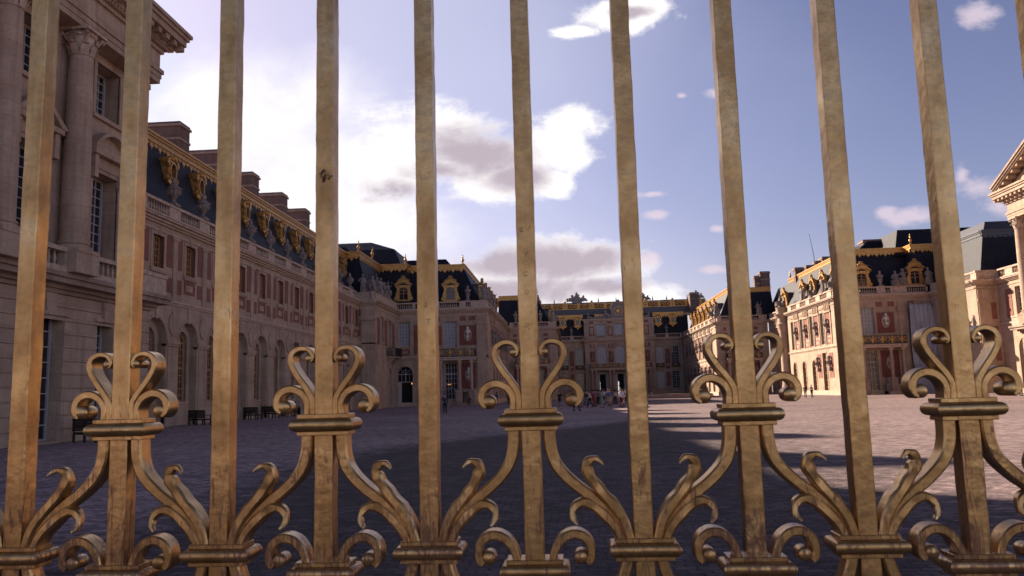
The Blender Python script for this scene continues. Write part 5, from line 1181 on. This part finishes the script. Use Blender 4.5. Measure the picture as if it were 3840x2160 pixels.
# ------------------------------------------------------------------ ground
def ground_mat(name):
    m, nt, b = mat(name); g = nt.nodes.new('ShaderNodeNewGeometry'); P = g.outputs['Position']; lk = nt.links.new
    def noise(s, d=5., r=.6):
        n = nd(nt, 'ShaderNodeTexNoise', Scale=s, Detail=d, Roughness=r); lk(P, n.inputs['Vector']); return n
    wob = noise(1.3, 3.)
    va = nd(nt, 'ShaderNodeVectorMath', _operation='SCALE'); lk(wob.outputs['Color'], va.inputs[0]); va.inputs['Scale'].default_value = .2
    vb = nd(nt, 'ShaderNodeVectorMath', _operation='ADD'); lk(P, vb.inputs[0]); lk(va.outputs[0], vb.inputs[1])
    br = nd(nt, 'ShaderNodeTexBrick', Scale=1., Mortar__Size=.013, Mortar__Smooth=.5, Brick__Width=.21, Row__Height=.13, Bias=-.2)
    br.inputs['Color1'].default_value = (.6, .6, .62, 1); br.inputs['Color2'].default_value = (1.45, 1.42, 1.4, 1); br.inputs['Mortar'].default_value = (.45, .44, .45, 1)
    lk(vb.outputs[0], br.inputs['Vector'])
    n1, n2, n3 = noise(.09, 7.), noise(14.), noise(2.2, 5., .7)
    # where the smoother pale paving gives way to setts with deep shade painted in: x limit as a curve of y
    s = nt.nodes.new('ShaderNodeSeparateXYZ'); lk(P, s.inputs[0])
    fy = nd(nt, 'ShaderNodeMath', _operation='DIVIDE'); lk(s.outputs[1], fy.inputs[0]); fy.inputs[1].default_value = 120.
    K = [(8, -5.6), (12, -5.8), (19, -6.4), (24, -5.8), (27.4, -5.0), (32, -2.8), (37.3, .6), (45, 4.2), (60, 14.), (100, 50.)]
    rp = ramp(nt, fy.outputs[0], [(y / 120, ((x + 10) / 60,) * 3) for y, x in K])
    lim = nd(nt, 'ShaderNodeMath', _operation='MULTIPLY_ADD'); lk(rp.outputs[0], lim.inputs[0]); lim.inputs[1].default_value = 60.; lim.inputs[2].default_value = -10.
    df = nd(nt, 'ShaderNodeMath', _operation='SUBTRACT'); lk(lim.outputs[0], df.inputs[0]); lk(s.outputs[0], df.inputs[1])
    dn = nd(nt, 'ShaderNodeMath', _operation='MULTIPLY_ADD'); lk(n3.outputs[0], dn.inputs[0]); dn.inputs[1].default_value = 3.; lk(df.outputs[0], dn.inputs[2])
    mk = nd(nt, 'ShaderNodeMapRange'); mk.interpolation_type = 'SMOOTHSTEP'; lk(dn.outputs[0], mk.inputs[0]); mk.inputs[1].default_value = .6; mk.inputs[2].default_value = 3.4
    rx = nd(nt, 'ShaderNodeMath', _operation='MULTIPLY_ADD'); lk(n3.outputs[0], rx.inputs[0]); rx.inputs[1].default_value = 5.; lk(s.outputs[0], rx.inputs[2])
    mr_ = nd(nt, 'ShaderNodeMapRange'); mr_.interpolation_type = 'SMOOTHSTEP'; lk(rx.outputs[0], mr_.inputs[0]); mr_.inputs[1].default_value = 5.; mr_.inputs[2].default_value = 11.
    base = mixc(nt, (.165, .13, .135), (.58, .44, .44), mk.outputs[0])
    base = mixc(nt, base, (.4, .305, .3), mr_.outputs[0])  # paler right field: sunlit tone painted into the paving colour
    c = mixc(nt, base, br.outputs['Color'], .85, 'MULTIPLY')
    c = mixc(nt, c, ramp(nt, n1.outputs[0], [(.35, (.72, .72, .73)), (.65, (1.2, 1.16, 1.14))]).outputs[0], .8, 'MULTIPLY')
    c = mixc(nt, c, ramp(nt, n3.outputs[0], [(.35, (.52, .52, .54)), (.7, (1.35, 1.32, 1.3))]).outputs[0], .75, 'MULTIPLY')
    c = mixc(nt, c, ramp(nt, n2.outputs[0], [(.3, (.7, .7, .7)), (.7, (1.2, 1.2, 1.2))]).outputs[0], .8, 'MULTIPLY')
    lk(c, b.inputs['Base Color']); b.inputs['Roughness'].default_value = .85; b.inputs['Specular IOR Level'].default_value = .12
    iv = nd(nt, 'ShaderNodeMath', _operation='SUBTRACT'); iv.inputs[0].default_value = 1.; lk(br.outputs['Fac'], iv.inputs[1])
    hm = nd(nt, 'ShaderNodeMath', _operation='MULTIPLY_ADD'); lk(n2.outputs[0], hm.inputs[0]); hm.inputs[1].default_value = .5; lk(iv.outputs[0], hm.inputs[2])
    h2 = nd(nt, 'ShaderNodeMath', _operation='ADD'); lk(hm.outputs[0], h2.inputs[0]); lk(n3.outputs[0], h2.inputs[1])
    bp = nd(nt, 'ShaderNodeBump', Strength=.9, Distance=.02); lk(h2.outputs[0], bp.inputs['Height']); lk(bp.outputs[0], b.inputs['Normal'])
    return m
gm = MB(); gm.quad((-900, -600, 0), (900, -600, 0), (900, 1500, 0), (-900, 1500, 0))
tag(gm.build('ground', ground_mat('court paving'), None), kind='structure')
st = MB()
for i in range(3): st.box(WORLD, -2.0, 29.2, 0, .15 * (i + 1), 164 + .5 * i, 205)
tag(st.build('court_steps', M['stone2'], None), kind='structure')

# ------------------------------------------------------------------ sun, sky, camera
EL, AZ = math.radians(SUN_EL), math.radians(SUN_AZ)           # AZ: from +y towards -x
sd = Vector((-math.sin(AZ) * math.cos(EL), math.cos(AZ) * math.cos(EL), math.sin(EL)))
sl = bpy.data.lights.new('sun', 'SUN'); sl.energy = SUN_E; sl.angle = math.radians(.53); sl.color = (1., .83, .65)
so_ = bpy.data.objects.new('sun', sl); COL.objects.link(so_); so_.rotation_euler = sd.to_track_quat('Z', 'Y').to_euler(); so_.location = sd * 60

W = bpy.data.worlds.new('World'); SC.world = W; W.use_nodes = True; nt = W.node_tree; bg = nt.nodes['Background']
sky = nt.nodes.new('ShaderNodeTexSky'); sky.sky_type = 'NISHITA'; sky.sun_disc = False; sky.sun_elevation = EL; sky.sun_rotation = -AZ; sky.altitude = 100; sky.air_density = 1.; sky.dust_density = .7; sky.ozone_density = 3.
L = nt.links.new
def mth(op, a, b=None, c=None, clamp=False):
    n = nt.nodes.new('ShaderNodeMath'); n.operation = op; n.use_clamp = clamp
    for i, v in enumerate((a, b, c)):
        if v is None: continue
        if isinstance(v, (int, float)): n.inputs[i].default_value = v
        else: L(v, n.inputs[i])
    return n.outputs[0]
tc = nt.nodes.new('ShaderNodeTexCoord'); sp = nt.nodes.new('ShaderNodeSeparateXYZ'); L(tc.outputs['Generated'], sp.inputs[0])
yy = mth('MAXIMUM', sp.outputs[1], .08); U = mth('DIVIDE', sp.outputs[0], yy); V_ = mth('DIVIDE', sp.outputs[2], yy)
uv = nt.nodes.new('ShaderNodeCombineXYZ'); L(U, uv.inputs[0]); L(V_, uv.inputs[1])
def fbm(scale, detail, rough, dist=0., off=0.):
    n = nt.nodes.new('ShaderNodeTexNoise'); n.inputs['Scale'].default_value = scale; n.inputs['Detail'].default_value = detail; n.inputs['Roughness'].default_value = rough; n.inputs['Distortion'].default_value = dist
    mp = nt.nodes.new('ShaderNodeMapping'); mp.inputs['Location'].default_value = (off, off * .7, 0); mp.inputs['Scale'].default_value = (1, 1.45, 1); L(uv.outputs[0], mp.inputs[0]); L(mp.outputs[0], n.inputs['Vector']); return n.outputs[0]
def blob(cx, cy, rx, ry):
    return mth('SUBTRACT', 1., mth('SQRT', mth('ADD', mth('POWER', mth('DIVIDE', mth('SUBTRACT', U, cx), rx), 2.), mth('POWER', mth('DIVIDE', mth('SUBTRACT', V_, cy), ry), 2.))))
def union(bl):
    r = None
    for b in bl:
        v = blob(*b[:4])
        if len(b) > 4: v = mth('SUBTRACT', v, b[4])
        r = v if r is None else mth('MAXIMUM', r, v)
    return r
def sstep(x, a, b):
    n = nt.nodes.new('ShaderNodeMapRange'); n.interpolation_type = 'SMOOTHSTEP'; L(x, n.inputs[0]); n.inputs[1].default_value = a; n.inputs[2].default_value = b; return n.outputs[0]
n_big = fbm(7., 12., .62, .3, 3.1); n_fine = fbm(16., 10., .65, .2, 8.); n_soft = fbm(2.2, 6., .5, .5, 1.7)
def mixw(a, b, f):
    n = nt.nodes.new('ShaderNodeMix'); n.data_type = 'RGBA'
    for s, v in ((n.inputs[6], a), (n.inputs[7], b)):
        if isinstance(v, tuple): s.default_value = (*v, 1)
        else: L(v, s)
    L(f, n.inputs[0]) if not isinstance(f, float) else None
    return n.outputs[2]
def mulw(a, c):
    n = nt.nodes.new('ShaderNodeMix'); n.data_type = 'RGBA'; n.blend_type = 'MULTIPLY'; n.inputs[0].default_value = 1.; L(a, n.inputs[6]); n.inputs[7].default_value = (*c, 1); return n.outputs[2]
MAIN = [(-.1652, .3101, .135, .0648), (-.0927, .2853, .0976, .0533), (-.2126, .2962, .0941, .0811), (-.0036, .3289, .0614, .0455), (.016, .304, .0458, .0318), (-.0109, .2657, .0306, .021)]
LOW = [(-.0144, .1596, .1199, .0436), (-.0653, .1488, .1156, .0308), (.031, .163, .0648, .0307), (-.1116, .1249, .1658, .023), (.0689, .116, .0984, .0191)]
TOP = [(.0853, .4867, .0773, .0276), (.0273, .4682, .0415, .0132), (.117, .4985, .0463, .0276)]
SMALL = [(.1186, .2184, .0199, .0072), (.1069, .1636, .0198, .0132), (.1863, .1444, .0293, .008), (.1943, .1973, .0138, .0071), (.4303, .2026, .0404, .0141), (.4021, .2089, .0191, .0111), (.5193, .2365, .0424, .0181), (.538, .2106, .0281, .02), (.4971, .2527, .0142, .0203), (.5392, .4599, .0339, .0181), (.1593, .3738, .0091, .0053), (.2023, .3742, .0201, .0096), (.1149, .2454, .025, .0052)]
VEIL = [(-0.4048, 0.3161, 0.1765, 0.13), (-0.3183, 0.2264, 0.1467, 0.0748), (-0.4956, 0.2553, 0.1347, 0.1651), (-0.472, 0.4022, 0.0878, 0.0506)]
GREY = [(-0.1155, 0.3103, 0.0777, 0.0375), (-0.1602, 0.2885, 0.0624, 0.024), (-0.2129, 0.2643, 0.073, 0.0213), (-0.0568, 0.2731, 0.0461, 0.0185), (-0.0143, 0.1647, 0.1001, 0.0282), (-0.0751, 0.1645, 0.0758, 0.0247), (-0.1217, 0.1278, 0.2008, 0.0184), (0.0411, 0.1652, 0.0499, 0.0225), (0.0546, 0.1291, 0.0545, 0.0131), (0.1011, 0.4912, 0.031, 0.0088)]
nb = mth('SUBTRACT', n_big, .5); nf = mth('SUBTRACT', n_fine, .5); ns = mth('SUBTRACT', n_soft, .5)
f_big = mth('ADD', union(MAIN + LOW + TOP), mth('MULTIPLY_ADD', nb, 2.3, mth('MULTIPLY', nf, 1.3)))
a_big = sstep(f_big, -.04, .5)
f_sm = mth('ADD', union(SMALL), mth('MULTIPLY_ADD', nf, 2.4, mth('MULTIPLY', nb, 1.2)))
a_sm = mth('MULTIPLY', sstep(f_sm, .0, .9), .75)
f_ve = mth('ADD', union(VEIL), mth('MULTIPLY_ADD', ns, 1.5, mth('MULTIPLY', nb, .9)))
a_ve = mth('MULTIPLY', sstep(f_ve, -.45, .35), .97)
# thin high veil spreading from the sun side over the upper left
glow = sstep(mth('ADD', blob(-.62, .40, .95, .62), mth('MULTIPLY', ns, .55)), -.12, .62)
hor = mth('MULTIPLY', sstep(V_, .24, .06), sstep(U, .25, -.12))
zen = nt.nodes.new('ShaderNodeMapRange'); L(sp.outputs[2], zen.inputs[0]); zen.inputs[1].default_value = .47; zen.inputs[2].default_value = .8; zen.inputs[3].default_value = 1.; zen.inputs[4].default_value = .07   # unseen sky overhead darkened to cut fill light on the ground
skyc = mulw(sky.outputs[0], SKY_TINT)
zs = nt.nodes.new('ShaderNodeVectorMath'); zs.operation = 'SCALE'; L(skyc, zs.inputs[0]); L(zen.outputs[0], zs.inputs['Scale']); skyc = zs.outputs[0]
lo = nt.nodes.new('ShaderNodeVectorMath'); lo.operation = 'MINIMUM'; L(skyc, lo.inputs[0]); lo.inputs[1].default_value = (CLOUD * .66, CLOUD * .69, CLOUD * .93); skyc = lo.outputs[0]
bk_ = nt.nodes.new('ShaderNodeMapRange'); L(sp.outputs[1], bk_.inputs[0]); bk_.inputs[1].default_value = .05; bk_.inputs[2].default_value = -.35; bk_.inputs[3].default_value = 1.; bk_.inputs[4].default_value = 1.45   # unseen sky behind the camera brightened to fill the shaded fronts
bs = nt.nodes.new('ShaderNodeVectorMath'); bs.operation = 'SCALE'; L(skyc, bs.inputs[0]); L(bk_.outputs[0], bs.inputs['Scale']); skyc = bs.outputs[0]
WHITE = tuple(CLOUD * c for c in (1.0, .965, .97)); GREYC = tuple(CLOUD * c for c in (.49, .42, .48)); PINK = tuple(CLOUD * c for c in (.74, .62, .7)); HAZ = tuple(CLOUD * c for c in (.8, .8, .98))
c = mixw(skyc, HAZ, mth('MULTIPLY', glow, .45))
c = mixw(c, tuple(CLOUD * x for x in (.85, .8, .88)), mth('MULTIPLY', hor, .6))
vg = sstep(mth('ADD', mth('MULTIPLY', nb, 1.6), mth('MULTIPLY', ns, 1.6)), -.75, .2)
c = mixw(c, mixw(tuple(CLOUD * x for x in (.78, .77, .88)), WHITE, vg), a_ve)
g_f = sstep(mth('ADD', union(GREY), mth('MULTIPLY_ADD', nb, 2.6, mth('MULTIPLY_ADD', ns, 1.0, mth('MULTIPLY', nf, .8)))), -.3, .85)
cl = mixw(WHITE, GREYC, g_f)
c = mixw(c, cl, a_big)
c = mixw(c, PINK, a_sm)
front = sstep(sp.outputs[1], .08, .25)
c = mixw(skyc, c, front)
L(c, bg.inputs['Color']); bg.inputs['Strength'].default_value = SKY_S

cam = bpy.data.cameras.new('camera'); co = bpy.data.objects.new('camera', cam); COL.objects.link(co); SC.camera = co
cam.sensor_width = 36; cam.lens = 36 * 2003 / 2576; cam.dof.use_dof = True; cam.dof.focus_distance = 4.0; cam.dof.aperture_fstop = 11; cam.clip_start = .05; cam.clip_end = 3000
Rr, Rd, Rf = Vector((.99717817, .0701374, -.02676655)), Vector((-.03558593, .1276797, -.99117684)), Vector((-.06610102, .98933242, .12981531))
co.matrix_world = Matrix((( Rr.x, -Rd.x, -Rf.x, 0), (Rr.y, -Rd.y, -Rf.y, 0), (Rr.z, -Rd.z, -Rf.z, 1.7), (0, 0, 0, 1)))
vs = SC.view_settings; vs.view_transform = 'Standard'; vs.look = 'None'; vs.gamma = 1.; vs.exposure = EXPO
SC.render.engine = 'CYCLES'; SC.cycles.max_bounces = 6; SC.cycles.diffuse_bounces = 3; SC.cycles.glossy_bounces = 3; SC.cycles.use_denoising = True
